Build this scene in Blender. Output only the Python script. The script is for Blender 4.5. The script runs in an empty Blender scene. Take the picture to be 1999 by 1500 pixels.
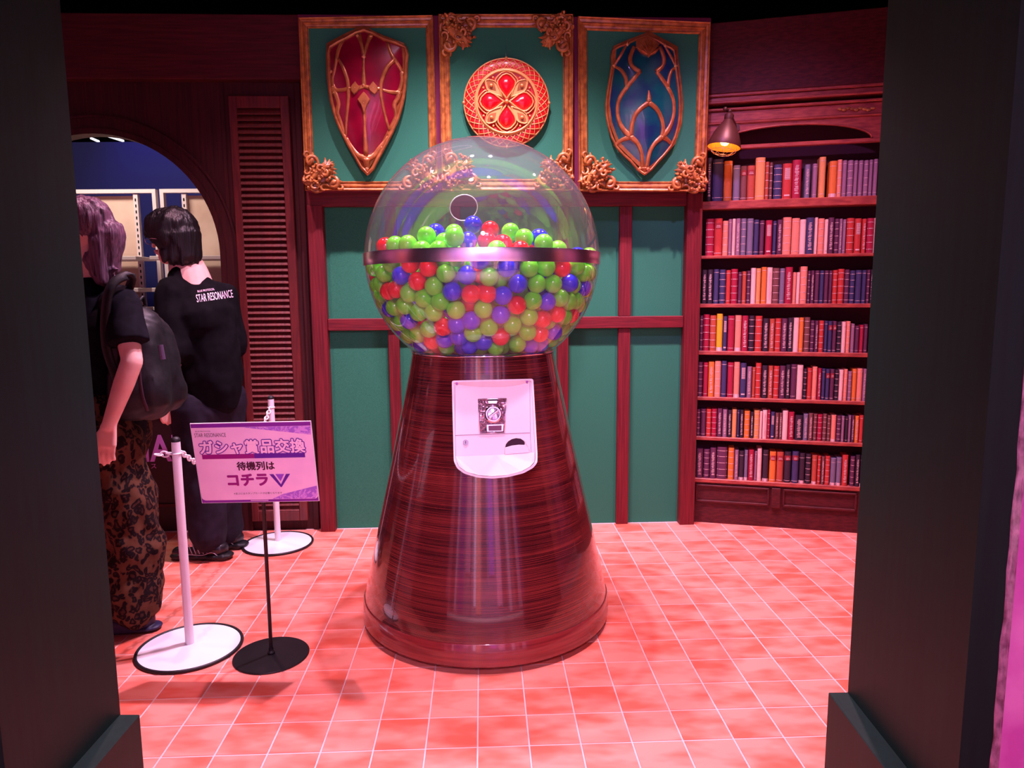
import bpy, bmesh, math, random
import numpy as np
from mathutils import Vector, Matrix
from mathutils.bvhtree import BVHTree
random.seed(7)
SC = bpy.context.scene
COL = SC.collection
PI = math.pi

# ------------------------------------------------------------------ camera
FPX, PITCH, ROLL, EYE = 1396.7, .1317, -.0071, 1.35
cam_data = bpy.data.cameras.new('camera')
cam_data.sensor_fit = 'HORIZONTAL'
cam_data.sensor_width = 36.0
cam_data.lens = 36.0 * FPX / 1999.0
cam_data.clip_start = .05
cam = bpy.data.objects.new('camera', cam_data)
COL.objects.link(cam)
cam.matrix_world = Matrix.Translation((0, 0, EYE)) @ Matrix.Rotation(PI/2 - PITCH, 4, 'X') @ Matrix.Rotation(ROLL, 4, 'Z')
SC.camera = cam

# ------------------------------------------------------------------ light and exposure
SC.view_settings.view_transform = 'Standard'
SC.view_settings.look = 'None'
SC.view_settings.gamma = 1
SC.view_settings.use_curve_mapping = False
SC.view_settings.exposure = 0.0
world = bpy.data.worlds.new('hall_dark')
world.use_nodes = True
world.node_tree.nodes['Background'].inputs[0].default_value = (.35, .2, .5, 1)
world.node_tree.nodes['Background'].inputs[1].default_value = .008
SC.world = world

def spot(name, loc, target, power, color, angle=70, blend=.5, size=.03):
    d = bpy.data.lights.new(name, 'SPOT')
    d.energy = power; d.color = color; d.spot_size = math.radians(angle); d.spot_blend = blend; d.shadow_soft_size = size
    o = bpy.data.objects.new(name, d); COL.objects.link(o)
    o.location = loc
    o.rotation_euler = (Vector(target) - Vector(loc)).to_track_quat('-Z', 'Y').to_euler()
    return o
def area(name, loc, target, power, color, sx, sy):
    d = bpy.data.lights.new(name, 'AREA'); d.shape = 'RECTANGLE'; d.size = sx; d.size_y = sy
    d.energy = power; d.color = color
    o = bpy.data.objects.new(name, d); COL.objects.link(o)
    o.location = loc
    o.rotation_euler = (Vector(target) - Vector(loc)).to_track_quat('-Z', 'Y').to_euler()
    return o
PINK = (1.0, .46, .60)
LAV = (1.0, .62, .90)
spot('ceiling_spot', (-.30, 3.02, 3.45), (-.35, 3.0, 0), 370, LAV, 88, .7, .03)
spot('ceiling_spot', (.06, 3.02, 3.45), (.15, 3.0, 0), 370, LAV, 88, .7, .03)
spot('ceiling_spot', (-1.25, 2.95, 3.45), (-1.1, 2.95, 0), 210, PINK, 84, .8, .03)
spot('ceiling_spot', (1.15, 3.0, 3.45), (1.0, 3.1, 0), 400, PINK, 84, .8, .03)
spot('ceiling_spot', (.1, 2.1, 3.45), (-.06, 2.40, .7), 170, (1.0, .72, 1.0), 22, .7, .03)
spot('front_light', (.1, -1.3, 2.9), (-.25, 2.8, .75), 330, (1.0, .56, .94), 37, 1.0, .12)
spot('ceiling_spot', (-.35, 1.98, 3.45), (-.3, 2.25, 0), 110, PINK, 50, .9, .05)  # added fill lamp, unseen: lifts the floor in front of the machine
spot('violet_spot', (.3, 2.1, 3.4), (1.5, 3.9, 1.3), 150, (.72, .34, 1.0), 50, .8, .05)
area('store_room_light', (-2.7, 4.35, 2.7), (-2.6, 5.0, 1.2), 26, (1.0, .86, .72), .8, .2)
spot('blue_wash', (-2.6, 5.2, 3.3), (-2.6, 5.7, 2.45), 60, (.08, .06, 1.0), 70, .8, .05)
spot('reflect_spot_rear', (-.8, .2, 3.6), (-1.2, -2.9, 1.5), 2000, (1.0, .75, .98), 95, .7, .1)  # added lamp, unseen: lights the rear panels that the steel band reflects
spot('reflect_spot_rear', (.9, .2, 3.6), (1.4, -2.9, 1.5), 2000, (1.0, .70, .90), 95, .7, .1)  # second added lamp for the reflected rear panels
spot('reflect_spot_left', (-2.0, .2, 3.8), (-4.8, .8, 1.4), 380, (1.0, .5, .62), 95, .8, .1)  # added lamp, unseen: brightens the left wall for the band's reflection
spot('reflect_spot_right', (1.9, .0, 3.8), (4.4, .6, 1.4), 380, (1.0, .5, .66), 95, .8, .1)  # added lamp, unseen: the same for the right wall
spot('hall_side_spot', (2.3, -.9, 3.2), (1.45, 1.4, .7), 42, (1.0, .62, .95), 40, .7, .05)

# ------------------------------------------------------------------ where a pixel of the photograph falls on a plane of the place
def ray(px, py):
    x = (px - 999.5) / FPX; y = (py - 750) / FPX
    c, s = math.cos(ROLL), math.sin(ROLL)
    x, y = x*c + y*s, -x*s + y*c
    return Vector((x, math.cos(PITCH) - y*math.sin(PITCH), -math.sin(PITCH) - y*math.cos(PITCH)))
EYEV = Vector((0, 0, EYE))
def on_floor(px, py, z=0.0):
    r = ray(px, py); return EYEV + r * ((z - EYE) / r.z)
def at_depth(px, py, Y):
    r = ray(px, py); return EYEV + r * (Y / r.y)
class Plane:
    def __init__(s, o, e, n, up=None):
        s.o, s.e, s.n = Vector(o), Vector(e).normalized(), Vector(n).normalized()
        s.up = Vector((0, 0, 1)) if up is None else Vector(up).normalized()
    def px(s, x, y, d=0.0):
        r = ray(x, y); o = s.o + s.n * d
        return EYEV + r * ((o - EYEV).dot(s.n) / r.dot(s.n))
    def uz(s, x, y, d=0.0):
        p = s.px(x, y, d); return ((p - s.o).dot(s.e), (p - s.o).dot(s.up))
    def w(s, u, z, d=0.0):
        return s.o + s.e * u + s.up * z + s.n * d
A = .0402
WALL = Plane((0, 3.995, 0), (math.cos(A), math.sin(A), 0), (math.sin(A), -math.cos(A), 0))
_eb = Vector((.839, -.215, 0)).normalized()
BK = Plane((1.049, 4.015, 0), _eb, (_eb.y, -_eb.x, 0))
def proj(p):
    X, Y, Z = p[0], p[1], p[2] - EYE
    zc = Y*math.cos(PITCH) - Z*math.sin(PITCH); yc = Y*math.sin(PITCH) + Z*math.cos(PITCH)
    x, y = X/zc, -yc/zc; c, s = math.cos(ROLL), math.sin(ROLL)
    return 999.5 + FPX*(x*c - y*s), 750 + FPX*(x*s + y*c)

# ------------------------------------------------------------------ materials
def lin(c):
    c = c / 255.0
    return c/12.92 if c <= .04045 else ((c + .055)/1.055) ** 2.4
def rgb(r, g, b): return (lin(r), lin(g), lin(b), 1)
def mat(name, col, rough=.5, metal=0.0, coat=0.0, spec=.5, emit=None, estr=0.0, sheen=0.0):
    m = bpy.data.materials.new(name); m.use_nodes = True
    b = m.node_tree.nodes['Principled BSDF']
    b.inputs['Base Color'].default_value = col
    b.inputs['Roughness'].default_value = rough
    b.inputs['Metallic'].default_value = metal
    b.inputs['Coat Weight'].default_value = coat
    b.inputs['Coat Roughness'].default_value = .04
    b.inputs['Specular IOR Level'].default_value = spec
    b.inputs['Sheen Weight'].default_value = sheen
    if emit:
        b.inputs['Emission Color'].default_value = emit; b.inputs['Emission Strength'].default_value = estr
    return m
def textured(m, kind='noise', c1=None, c2=None, scale=(1, 1, 1), tscale=5, detail=4, bump=0.0, lo=.35, hi=.65, dist=0.0, random_shift=False):
    """colour of m varies between c1 and c2 over a stretched noise in object space"""
    nt = m.node_tree; b = nt.nodes['Principled BSDF']
    tc = nt.nodes.new('ShaderNodeTexCoord'); mp = nt.nodes.new('ShaderNodeMapping')
    mp.inputs['Scale'].default_value = scale
    nt.links.new(tc.outputs['Object'], mp.inputs[0])
    if random_shift:
        oi = nt.nodes.new('ShaderNodeObjectInfo'); mu = nt.nodes.new('ShaderNodeMath'); mu.operation = 'MULTIPLY'; mu.inputs[1].default_value = 37.0
        nt.links.new(oi.outputs['Random'], mu.inputs[0]); nt.links.new(mu.outputs[0], mp.inputs['Location'])
    if kind == 'noise':
        t = nt.nodes.new('ShaderNodeTexNoise'); t.inputs['Detail'].default_value = detail; t.inputs['Distortion'].default_value = dist
    else:
        t = nt.nodes.new('ShaderNodeTexVoronoi')
    t.inputs['Scale'].default_value = tscale
    nt.links.new(mp.outputs[0], t.inputs['Vector'])
    r = nt.nodes.new('ShaderNodeValToRGB')
    r.color_ramp.elements[0].position = lo; r.color_ramp.elements[1].position = hi
    r.color_ramp.elements[0].color = c1; r.color_ramp.elements[1].color = c2
    nt.links.new(t.outputs[0], r.inputs[0]); nt.links.new(r.outputs[0], b.inputs['Base Color'])
    if bump:
        bp = nt.nodes.new('ShaderNodeBump'); bp.inputs['Strength'].default_value = bump; bp.inputs['Distance'].default_value = .01
        nt.links.new(t.outputs[0], bp.inputs['Height']); nt.links.new(bp.outputs[0], b.inputs['Normal'])
    return m
M = {}
M['green'] = textured(mat('green_wall_cloth', rgb(20, 110, 85), .8, spec=.2), c1=rgb(38, 106, 82), c2=rgb(50, 126, 96), scale=(40, 1, 90), tscale=6, bump=.05)
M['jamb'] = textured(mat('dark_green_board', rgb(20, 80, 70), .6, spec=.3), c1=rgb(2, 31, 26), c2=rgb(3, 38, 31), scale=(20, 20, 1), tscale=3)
M['redwood'] = textured(mat('red_wood', rgb(120, 30, 30), .55, spec=.35), c1=rgb(86, 15, 25), c2=rgb(114, 26, 34), scale=(60, 60, 2), tscale=2, bump=.1)
M['redwood_h'] = textured(mat('red_wood_across', rgb(120, 30, 30), .55, spec=.35), c1=rgb(86, 15, 25), c2=rgb(114, 26, 34), scale=(2, 60, 60), tscale=2, bump=.1)
M['dkwood'] = textured(mat('dark_red_wood', rgb(80, 28, 28), .6, spec=.3), c1=rgb(48, 14, 16), c2=rgb(68, 20, 22), scale=(50, 50, 1.5), tscale=2, bump=.08)
M['dkwood_h'] = textured(mat('dark_red_wood_across', rgb(80, 28, 28), .6, spec=.3), c1=rgb(64, 18, 22), c2=rgb(86, 26, 30), scale=(1.5, 50, 50), tscale=2, bump=.08)
M['shutter'] = textured(mat('shutter_wood', rgb(140, 60, 40), .45), c1=rgb(78, 24, 26), c2=rgb(106, 34, 32), scale=(30, 30, 3), tscale=2, bump=.1)
M['backing'] = mat('maroon_board', rgb(110, 38, 70), .7, spec=.2)
M['gold'] = textured(mat('carved_gold_wood', rgb(170, 95, 45), .34, spec=.7, coat=.2), c1=rgb(140, 78, 34), c2=rgb(196, 128, 62), scale=(1, 1, 1), tscale=30, bump=.15)
M['bronze'] = textured(mat('bronze_rib', rgb(170, 90, 50), .3, metal=.35, spec=.6), c1=rgb(150, 84, 42), c2=rgb(190, 118, 66), tscale=25, bump=.1)
M['stud'] = mat('pale_gold_stud', rgb(235, 185, 130), .25, metal=.5)
M['shield_red'] = textured(mat('lacquer_crimson', rgb(150, 10, 40), .25, coat=.6), c1=rgb(104, 4, 34), c2=rgb(140, 8, 44), tscale=9)
M['shield_blue'] = textured(mat('lacquer_teal', rgb(20, 90, 110), .25, coat=.6), c1=rgb(20, 44, 86), c2=rgb(8, 84, 88), tscale=7, lo=.4, hi=.6, bump=.1)
M['med_red'] = mat('medallion_red', rgb(205, 20, 25), .35, coat=.3)
M['med_gold'] = mat('medallion_gold', rgb(226, 165, 95), .35, metal=.25)
M['petal'] = mat('petal_red', rgb(255, 12, 30), .22, coat=.6)
M['steel'] = mat('brushed_steel', rgb(240, 222, 238), .24, metal=1.0)
M['chrome'] = mat('chrome', rgb(235, 225, 235), .08, metal=1.0)
M['white'] = mat('white_plastic', rgb(240, 236, 240), .35)
M['whitemetal'] = mat('white_painted_metal', rgb(236, 232, 238), .35)
M['black'] = mat('black_paint', rgb(16, 14, 18), .4)
M['rubber'] = mat('black_rubber', rgb(14, 12, 16), .55)
M['dark'] = mat('dark_void', rgb(6, 5, 7), .9, spec=.1)
M['red_ball'] = mat('red_ball_plastic', rgb(240, 16, 16), .14, coat=.3)
M['blue_ball'] = mat('blue_ball_plastic', rgb(30, 50, 235), .14, coat=.3)
M['green_ball'] = textured(mat('green_ball_plastic', rgb(120, 235, 30), .18, coat=.3), c1=rgb(92, 240, 22), c2=rgb(132, 252, 62), tscale=14)
M['hole'] = mat('pin_hole', rgb(20, 30, 20), .8)
M['grout'] = mat('pale_grout', rgb(226, 190, 190), .8)
def tile_mat():
    m = mat('terracotta_tile', rgb(225, 120, 95), .38, spec=.45)
    nt = m.node_tree; b = nt.nodes['Principled BSDF']
    tc = nt.nodes.new('ShaderNodeTexCoord'); oi = nt.nodes.new('ShaderNodeObjectInfo')
    mu = nt.nodes.new('ShaderNodeMath'); mu.operation = 'MULTIPLY'; mu.inputs[1].default_value = 53.0
    nt.links.new(oi.outputs['Random'], mu.inputs[0])
    mp = nt.nodes.new('ShaderNodeMapping'); nt.links.new(tc.outputs['Object'], mp.inputs[0]); nt.links.new(mu.outputs[0], mp.inputs['Location'])
    mp.inputs['Scale'].default_value = (1, 2.2, 1)
    n = nt.nodes.new('ShaderNodeTexNoise'); n.inputs['Scale'].default_value = 5.5; n.inputs['Detail'].default_value = 2.5; n.inputs['Roughness'].default_value = .55
    nt.links.new(mp.outputs[0], n.inputs['Vector'])
    add = nt.nodes.new('ShaderNodeMath'); add.operation = 'MULTIPLY_ADD'; add.inputs[1].default_value = .12
    nt.links.new(oi.outputs['Random'], add.inputs[0]); nt.links.new(n.outputs[0], add.inputs[2])
    r = nt.nodes.new('ShaderNodeValToRGB')
    r.color_ramp.elements[0].position = .40; r.color_ramp.elements[0].color = rgb(226, 102, 82)
    r.color_ramp.elements[1].position = .66; r.color_ramp.elements[1].color = rgb(240, 146, 130)
    nt.links.new(add.outputs[0], r.inputs[0]); nt.links.new(r.outputs[0], b.inputs['Base Color'])
    return m
M['tile'] = tile_mat()
def cone_wood():
    m = mat('rosewood_laminate', rgb(90, 30, 25), .2, coat=1.0)
    nt = m.node_tree; b = nt.nodes['Principled BSDF']
    tc = nt.nodes.new('ShaderNodeTexCoord')
    fac = []
    for sc, ts, det in (((1.0, 1.0, 300), 2.0, 4), ((.7, .7, 14), 2.0, 2)):
        mp = nt.nodes.new('ShaderNodeMapping'); mp.inputs['Scale'].default_value = sc
        nt.links.new(tc.outputs['Object'], mp.inputs[0])
        n = nt.nodes.new('ShaderNodeTexNoise'); n.inputs['Scale'].default_value = ts; n.inputs['Detail'].default_value = det
        nt.links.new(mp.outputs[0], n.inputs['Vector']); fac.append(n)
    mx = nt.nodes.new('ShaderNodeMath'); mx.operation = 'MULTIPLY_ADD'; mx.inputs[1].default_value = .34
    nt.links.new(fac[1].outputs[0], mx.inputs[0]); 
    m2 = nt.nodes.new('ShaderNodeMath'); m2.operation = 'MULTIPLY'; m2.inputs[1].default_value = .80
    nt.links.new(fac[0].outputs[0], m2.inputs[0]); nt.links.new(m2.outputs[0], mx.inputs[2])
    r = nt.nodes.new('ShaderNodeValToRGB')
    r.color_ramp.elements[0].position = .42; r.color_ramp.elements[0].color = rgb(44, 9, 14)
    r.color_ramp.elements[1].position = .72; r.color_ramp.elements[1].color = rgb(126, 46, 42)
    e = r.color_ramp.elements.new(.56); e.color = rgb(84, 25, 29)
    nt.links.new(mx.outputs[0], r.inputs[0]); nt.links.new(r.outputs[0], b.inputs['Base Color'])
    b.inputs['Coat Roughness'].default_value = .03
    return m
M['cone'] = cone_wood()
def acrylic():
    m = bpy.data.materials.new('clear_acrylic'); m.use_nodes = True
    nt = m.node_tree; nt.nodes.clear()
    out = nt.nodes.new('ShaderNodeOutputMaterial')
    tr = nt.nodes.new('ShaderNodeBsdfTransparent'); tr.inputs[0].default_value = (.97, .97, .985, 1)
    gl = nt.nodes.new('ShaderNodeBsdfGlossy'); gl.inputs['Roughness'].default_value = .02
    df = nt.nodes.new('ShaderNodeBsdfDiffuse'); df.inputs[0].default_value = (.8, .8, .85, 1)
    lw = nt.nodes.new('ShaderNodeLayerWeight'); lw.inputs['Blend'].default_value = .5
    pw = nt.nodes.new('ShaderNodeMath'); pw.operation = 'POWER'; pw.inputs[1].default_value = 4.0
    ml = nt.nodes.new('ShaderNodeMath'); ml.operation = 'MULTIPLY_ADD'; ml.inputs[1].default_value = .75; ml.inputs[2].default_value = .12
    nt.links.new(lw.outputs['Facing'], pw.inputs[0]); nt.links.new(pw.outputs[0], ml.inputs[0])
    m1 = nt.nodes.new('ShaderNodeMixShader'); m1.inputs[0].default_value = .075  # diffuse share: dust film, raised to stand in for a hazy reflection
    nt.links.new(tr.outputs[0], m1.inputs[1]); nt.links.new(df.outputs[0], m1.inputs[2])
    m2 = nt.nodes.new('ShaderNodeMixShader')
    nt.links.new(ml.outputs[0], m2.inputs[0]); nt.links.new(m1.outputs[0], m2.inputs[1]); nt.links.new(gl.outputs[0], m2.inputs[2])
    nt.links.new(m2.outputs[0], out.inputs[0])
    return m
M['acrylic'] = acrylic()

# ------------------------------------------------------------------ building blocks
WLOC = {}
def wloc(o): return WLOC.get(o.name, Vector((0, 0, 0)))
def thing(name, label, cat, loc=(0, 0, 0), group=None):
    o = bpy.data.objects.new(name, None); COL.objects.link(o)
    o.empty_display_size = .05
    o.location = loc; WLOC[o.name] = Vector(loc)
    o['label'] = label; o['category'] = cat
    if group: o['group'] = group
    return o
def tag(o, label=None, cat=None, group=None, kind=None):
    for k, v in (('label', label), ('category', cat), ('group', group), ('kind', kind)):
        if v: o[k] = v
    return o
def obj(name, bm, m, parent=None, smooth=False, loc=None, label=None):
    """links bm (world coordinates) as one mesh object; its origin goes to loc, or to the middle of its base"""
    bm.normal_update()
    me = bpy.data.meshes.new(name)
    if loc is None:
        vs = [v.co for v in bm.verts]
        loc = Vector(((min(v.x for v in vs)+max(v.x for v in vs))/2, (min(v.y for v in vs)+max(v.y for v in vs))/2, min(v.z for v in vs)))
    loc = Vector(loc)
    bmesh.ops.translate(bm, verts=bm.verts, vec=-loc)
    bm.to_mesh(me); bm.free()
    for mm in (m if isinstance(m, (list, tuple)) else [m]): me.materials.append(mm)
    if smooth is True:
        for p in me.polygons: p.use_smooth = True
    elif smooth:
        for p in me.polygons: p.use_smooth = True
        me.set_sharp_from_angle(angle=math.radians(smooth))
    o = bpy.data.objects.new(name, me); COL.objects.link(o)
    if parent is not None:
        o.parent = parent; o.location = loc - wloc(parent)
    else: o.location = loc
    WLOC[o.name] = loc
    if label: o['label'] = label
    return o
def fix(bm):
    bmesh.ops.recalc_face_normals(bm, faces=bm.faces); return bm
def hexa(bm, pts, mi=0):
    """8 corners: 4 of one face in order, then the 4 of the opposite face"""
    v = [bm.verts.new(p) for p in pts]
    fs = [bm.faces.new([v[i] for i in q]) for q in ((0, 1, 2, 3), (7, 6, 5, 4), (0, 4, 5, 1), (1, 5, 6, 2), (2, 6, 7, 3), (3, 7, 4, 0))]
    for f in fs: f.material_index = mi
    return fs
def slab(P, quad, d0, d1, bm=None):
    """board over a quad of (u, z) on plane P between offsets d0 and d1"""
    bm = bm or bmesh.new()
    hexa(bm, [P.w(u, z, d0) for u, z in quad] + [P.w(u, z, d1) for u, z in quad])
    return fix(bm)
def rect(u0, u1, z0, z1): return [(u0, z0), (u1, z0), (u1, z1), (u0, z1)]
def bevel(bm, w, seg=1):
    bmesh.ops.bevel(bm, geom=list(bm.edges), offset=w, segments=seg, affect='EDGES', clamp_overlap=True); return bm
def prism(bm, pts, vec, mi=0, front=None):
    a = [bm.verts.new(p) for p in pts]; b = [bm.verts.new(Vector(p) + Vector(vec)) for p in pts]
    n = len(a)
    fs = [bm.faces.new(a), bm.faces.new(b[::-1])]
    for i in range(n): fs.append(bm.faces.new((a[i], b[i], b[(i+1) % n], a[(i+1) % n])))
    for f in fs: f.material_index = mi
    return fs
def lathe(bm, prof, c, seg=48, mi=0, close=False):
    rings = []
    for r, z in prof:
        if r < 1e-6: rings.append([bm.verts.new((c[0], c[1], c[2]+z))])
        else: rings.append([bm.verts.new((c[0]+r*math.cos(2*PI*k/seg), c[1]+r*math.sin(2*PI*k/seg), c[2]+z)) for k in range(seg)])
    for a, b in zip(rings, rings[1:]):
        for k in range(seg):
            q = [a[k % len(a)], a[(k+1) % len(a)] if len(a) > 1 else None, b[(k+1) % len(b)] if len(b) > 1 else None, b[k % len(b)]]
            q = [x for x in q if x is not None]
            if len(a) == 1: q = [a[0], b[(k+1) % seg], b[k]]
            if len(b) == 1: q = [a[k], a[(k+1) % seg], b[0]]
            f = bm.faces.new(q); f.material_index = mi
    return bm
def crom(pts, n=6, closed=False):
    P = [Vector(p) for p in pts]; out = []
    N = len(P); rng = range(N) if closed else range(N-1)
    for i in rng:
        p0 = P[(i-1) % N] if closed or i > 0 else P[i]*2 - P[i+1]
        p1 = P[i]; p2 = P[(i+1) % N]
        p3 = P[(i+2) % N] if closed or i+2 < N else p2*2 - p1
        for k in range(n):
            t = k/n
            out.append(.5*((2*p1) + (p2-p0)*t + (2*p0-5*p1+4*p2-p3)*t*t + (-p0+3*p1-3*p2+p3)*t**3))
    if not closed: out.append(P[-1].copy())
    return out
def tube(bm, pts, radii, seg=8, N=None, flat=1.0, closed=False, caps=True, mi=0):
    """tube through pts; with N the section is an ellipse with height flat*r along N"""
    pts = [Vector(p) for p in pts]; n = len(pts)
    if not hasattr(radii, '__len__'): radii = [radii]*n
    if len(radii) != n: radii = list(np.interp(np.linspace(0, 1, n), np.linspace(0, 1, len(radii)), radii))
    rings = []; side = None
    for i, p in enumerate(pts):
        a = pts[(i-1) % n] if closed or i > 0 else p; b = pts[(i+1) % n] if closed or i < n-1 else p
        t = (b-a).normalized()
        if t.length < .5: t = Vector((0, 0, 1))
        if N is not None:
            s = t.cross(N).normalized(); up = N
        else:
            if side is None: side = t.orthogonal().normalized()
            s = (side - t*side.dot(t)).normalized(); up = t.cross(s); side = s
        r = radii[i]
        rings.append([bm.verts.new(p + s*(r*math.cos(2*PI*k/seg)) + up*(r*flat*math.sin(2*PI*k/seg))) for k in range(seg)])
    m = n if closed else n-1
    for i in range(m):
        a, b = rings[i], rings[(i+1) % n]
        for k in range(seg):
            f = bm.faces.new((a[k], a[(k+1) % seg], b[(k+1) % seg], b[k])); f.material_index = mi
    if caps and not closed:
        bm.faces.new(rings[0][::-1]).material_index = mi; bm.faces.new(rings[-1]).material_index = mi
    return bm
def ball(bm, c, r, seg=10, rings=6, sc=(1, 1, 1), mi=0):
    m = Matrix.Translation(c) @ Matrix.Diagonal((sc[0], sc[1], sc[2], 1))
    res = bmesh.ops.create_uvsphere(bm, u_segments=seg, v_segments=rings, radius=r, matrix=m)
    for v in res['verts']:
        for f in v.link_faces: f.material_index = mi
def copyobj(o, parent=None, loc=None, rot=None, scale=None):
    c = o.copy(); COL.objects.link(c)
    if parent is not None: c.parent = parent
    if loc is not None: c.location = loc
    if rot is not None: c.rotation_euler = rot
    if scale is not None: c.scale = scale
    return c
def text_mesh(name, body, size, place, m, parent=None, thick=.0004, shear=0, offset=0, align='CENTER', spacing=1.0, xscale=1.0):
    """flat printed lettering; place is a 4x4 matrix whose x is the reading direction, y up, z out of the surface"""
    cu = bpy.data.curves.new(name, 'FONT'); cu.body = body; cu.size = size; cu.extrude = thick; cu.shear = shear
    cu.offset = offset; cu.align_x = align; cu.align_y = 'CENTER'; cu.space_character = spacing; cu.resolution_u = 3
    t = bpy.data.objects.new(name+'_tmp', cu); COL.objects.link(t)
    bpy.context.view_layer.update()
    me = bpy.data.meshes.new_from_object(t.evaluated_get(bpy.context.evaluated_depsgraph_get()))
    bpy.data.objects.remove(t)
    me.transform(Matrix.Diagonal((xscale, 1, 1, 1)))
    me.transform(place)
    bm = bmesh.new(); bm.from_mesh(me); bpy.data.meshes.remove(me)
    return obj(name, bm, m, parent)
def frame_matrix(o, x, y, z):
    m = Matrix.Identity(4)
    for i in range(3): m[i][0], m[i][1], m[i][2], m[i][3] = x[i], y[i], z[i], o[i]
    return m
ORD = ['', 'first', 'second', 'third', 'fourth', 'fifth', 'sixth', 'seventh', 'eighth', 'ninth', 'tenth', 'eleventh', 'twelfth', 'thirteenth', 'fourteenth', 'fifteenth', 'sixteenth', 'seventeenth', 'eighteenth', 'nineteenth', 'twentieth']
def ordinal(n):
    if n <= 20: return ORD[n]
    if n < 30: return 'twenty-' + ORD[n-20]
    if n == 30: return 'thirtieth'
    if n < 40: return 'thirty-' + ORD[n-30]
    if n == 40: return 'fortieth'
    return 'forty-' + ORD[n-40]

def mech_mat():
    m = mat('dimpled_chrome', rgb(215, 190, 215), .14, metal=1.0); nt = m.node_tree; b = nt.nodes['Principled BSDF']
    tc = nt.nodes.new('ShaderNodeTexCoord'); n = nt.nodes.new('ShaderNodeTexNoise'); n.inputs['Scale'].default_value = 70; n.inputs['Distortion'].default_value = 1.5
    bp = nt.nodes.new('ShaderNodeBump'); bp.inputs['Strength'].default_value = .9; bp.inputs['Distance'].default_value = .02
    nt.links.new(tc.outputs['Object'], n.inputs['Vector']); nt.links.new(n.outputs[0], bp.inputs['Height']); nt.links.new(bp.outputs[0], b.inputs['Normal']); return m
M['mech'] = mech_mat()
def thicken(o, r, up, side, n=8):
    """bolder lettering: the same flat glyphs laid again round a small circle"""
    me = o.data; bm = bmesh.new()
    for k in range(n+1):
        d = Vector((0, 0, 0)) if k == n else (side*math.cos(2*PI*k/n) + up*math.sin(2*PI*k/n))*r
        n0 = len(bm.verts); bm.from_mesh(me); bm.verts.ensure_lookup_table()
        for v in list(bm.verts)[n0:]: v.co += d + side.cross(up)*(k*1.5e-5)
    bm.to_mesh(me); bm.free(); return o

# ================================================================== SETTING
# ---- floor: grout bed with tiles
TS = .15444; TOX, TOY = -.3397, 2.2804
eA = Vector((math.cos(A), math.sin(A), 0)); nA = Vector((-math.sin(A), math.cos(A), 0))
def gridpt(i, j): return eA * (i*TS + TOX) + nA * (-j*TS + TOY)
bm = bmesh.new(); hexa(bm, [(-6, -3, -.0016), (6, -3, -.0016), (6, 10, -.0016), (-6, 10, -.0016), (-6, -3, -.1), (6, -3, -.1), (6, 10, -.1), (-6, 10, -.1)])
floor = tag(obj('floor', fix(bm), M['grout'], loc=(0, 0, 0)), kind='structure')
def tile_bm(bm, c, ex, ey, h):
    g = .0022; b = .0016
    for (s, zz) in ((TS/2 - g, -.0016), (TS/2 - g - b, 0)): pass
    lo = [bm.verts.new(c + ex*(sx*(TS/2-g)) + ey*(sy*(TS/2-g)) + Vector((0, 0, -.0014))) for sx, sy in ((-1, -1), (1, -1), (1, 1), (-1, 1))]
    hi = [bm.verts.new(c + ex*(sx*(TS/2-g-b)) + ey*(sy*(TS/2-g-b)) + Vector((0, 0, h))) for sx, sy in ((-1, -1), (1, -1), (1, 1), (-1, 1))]
    bm.faces.new(hi)
    for k in range(4): bm.faces.new((lo[k], lo[(k+1) % 4], hi[(k+1) % 4], hi[k]))
bm = bmesh.new(); tile_bm(bm, Vector((0, 0, 0)), eA, nA, .0)
tile0 = obj('tile', bm, M['tile'], floor, loc=(0, 0, 0))
cells = []
for i in range(-16, 19):
    for j in range(-12, 12):
        c = gridpt(i+.5, j-.5)
        if c.y > 4.05 + .04*c.x or (c.x > 1.0 and (c - Vector((1.049, 4.0, 0))).dot(BK.n) < -.2): continue
        corners = [proj(gridpt(i+a, j-b)) for a, b in ((0, 0), (1, 0), (1, 1), (0, 1))]
        area_px = 0; vis = 0
        if c.y > .6:
            area_px = abs(sum(corners[k][0]*corners[(k+1) % 4][1]-corners[(k+1) % 4][0]*corners[k][1] for k in range(4)))/2
            cx = sum(p[0] for p in corners)/4; cy = sum(p[1] for p in corners)/4
            under = (c - Vector((-.117, 2.88, 0))).length < .40
            vis = (215 < cx < 1690 and cy < 1515 and not under and not (cx < 235 and cy > 1200))
        cells.append((-area_px if vis else 0, i, j, c))
cells.sort(key=lambda t: t[0])
rest = bmesh.new(); first = True; nt_ = 0
for a_, i, j, c in cells:
    if a_ < 0 and nt_ < 300:
        if first: tile0.location = c; first = False
        else: copyobj(tile0, loc=c)
        nt_ += 1
    else: tile_bm(rest, c, eA, nA, 0)
tag(obj('tile_field', rest, M['tile'], floor, loc=(0, 0, 0)), kind='stuff')

bm = bmesh.new(); hexa(bm, [(-6, -3, 4.3), (6, -3, 4.3), (6, 10, 4.3), (-6, 10, 4.3), (-6, -3, 4.4), (6, -3, 4.4), (6, 10, 4.4), (-6, 10, 4.4)])
tag(obj('ceiling', fix(bm), M['dark']), kind='structure')

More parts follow.
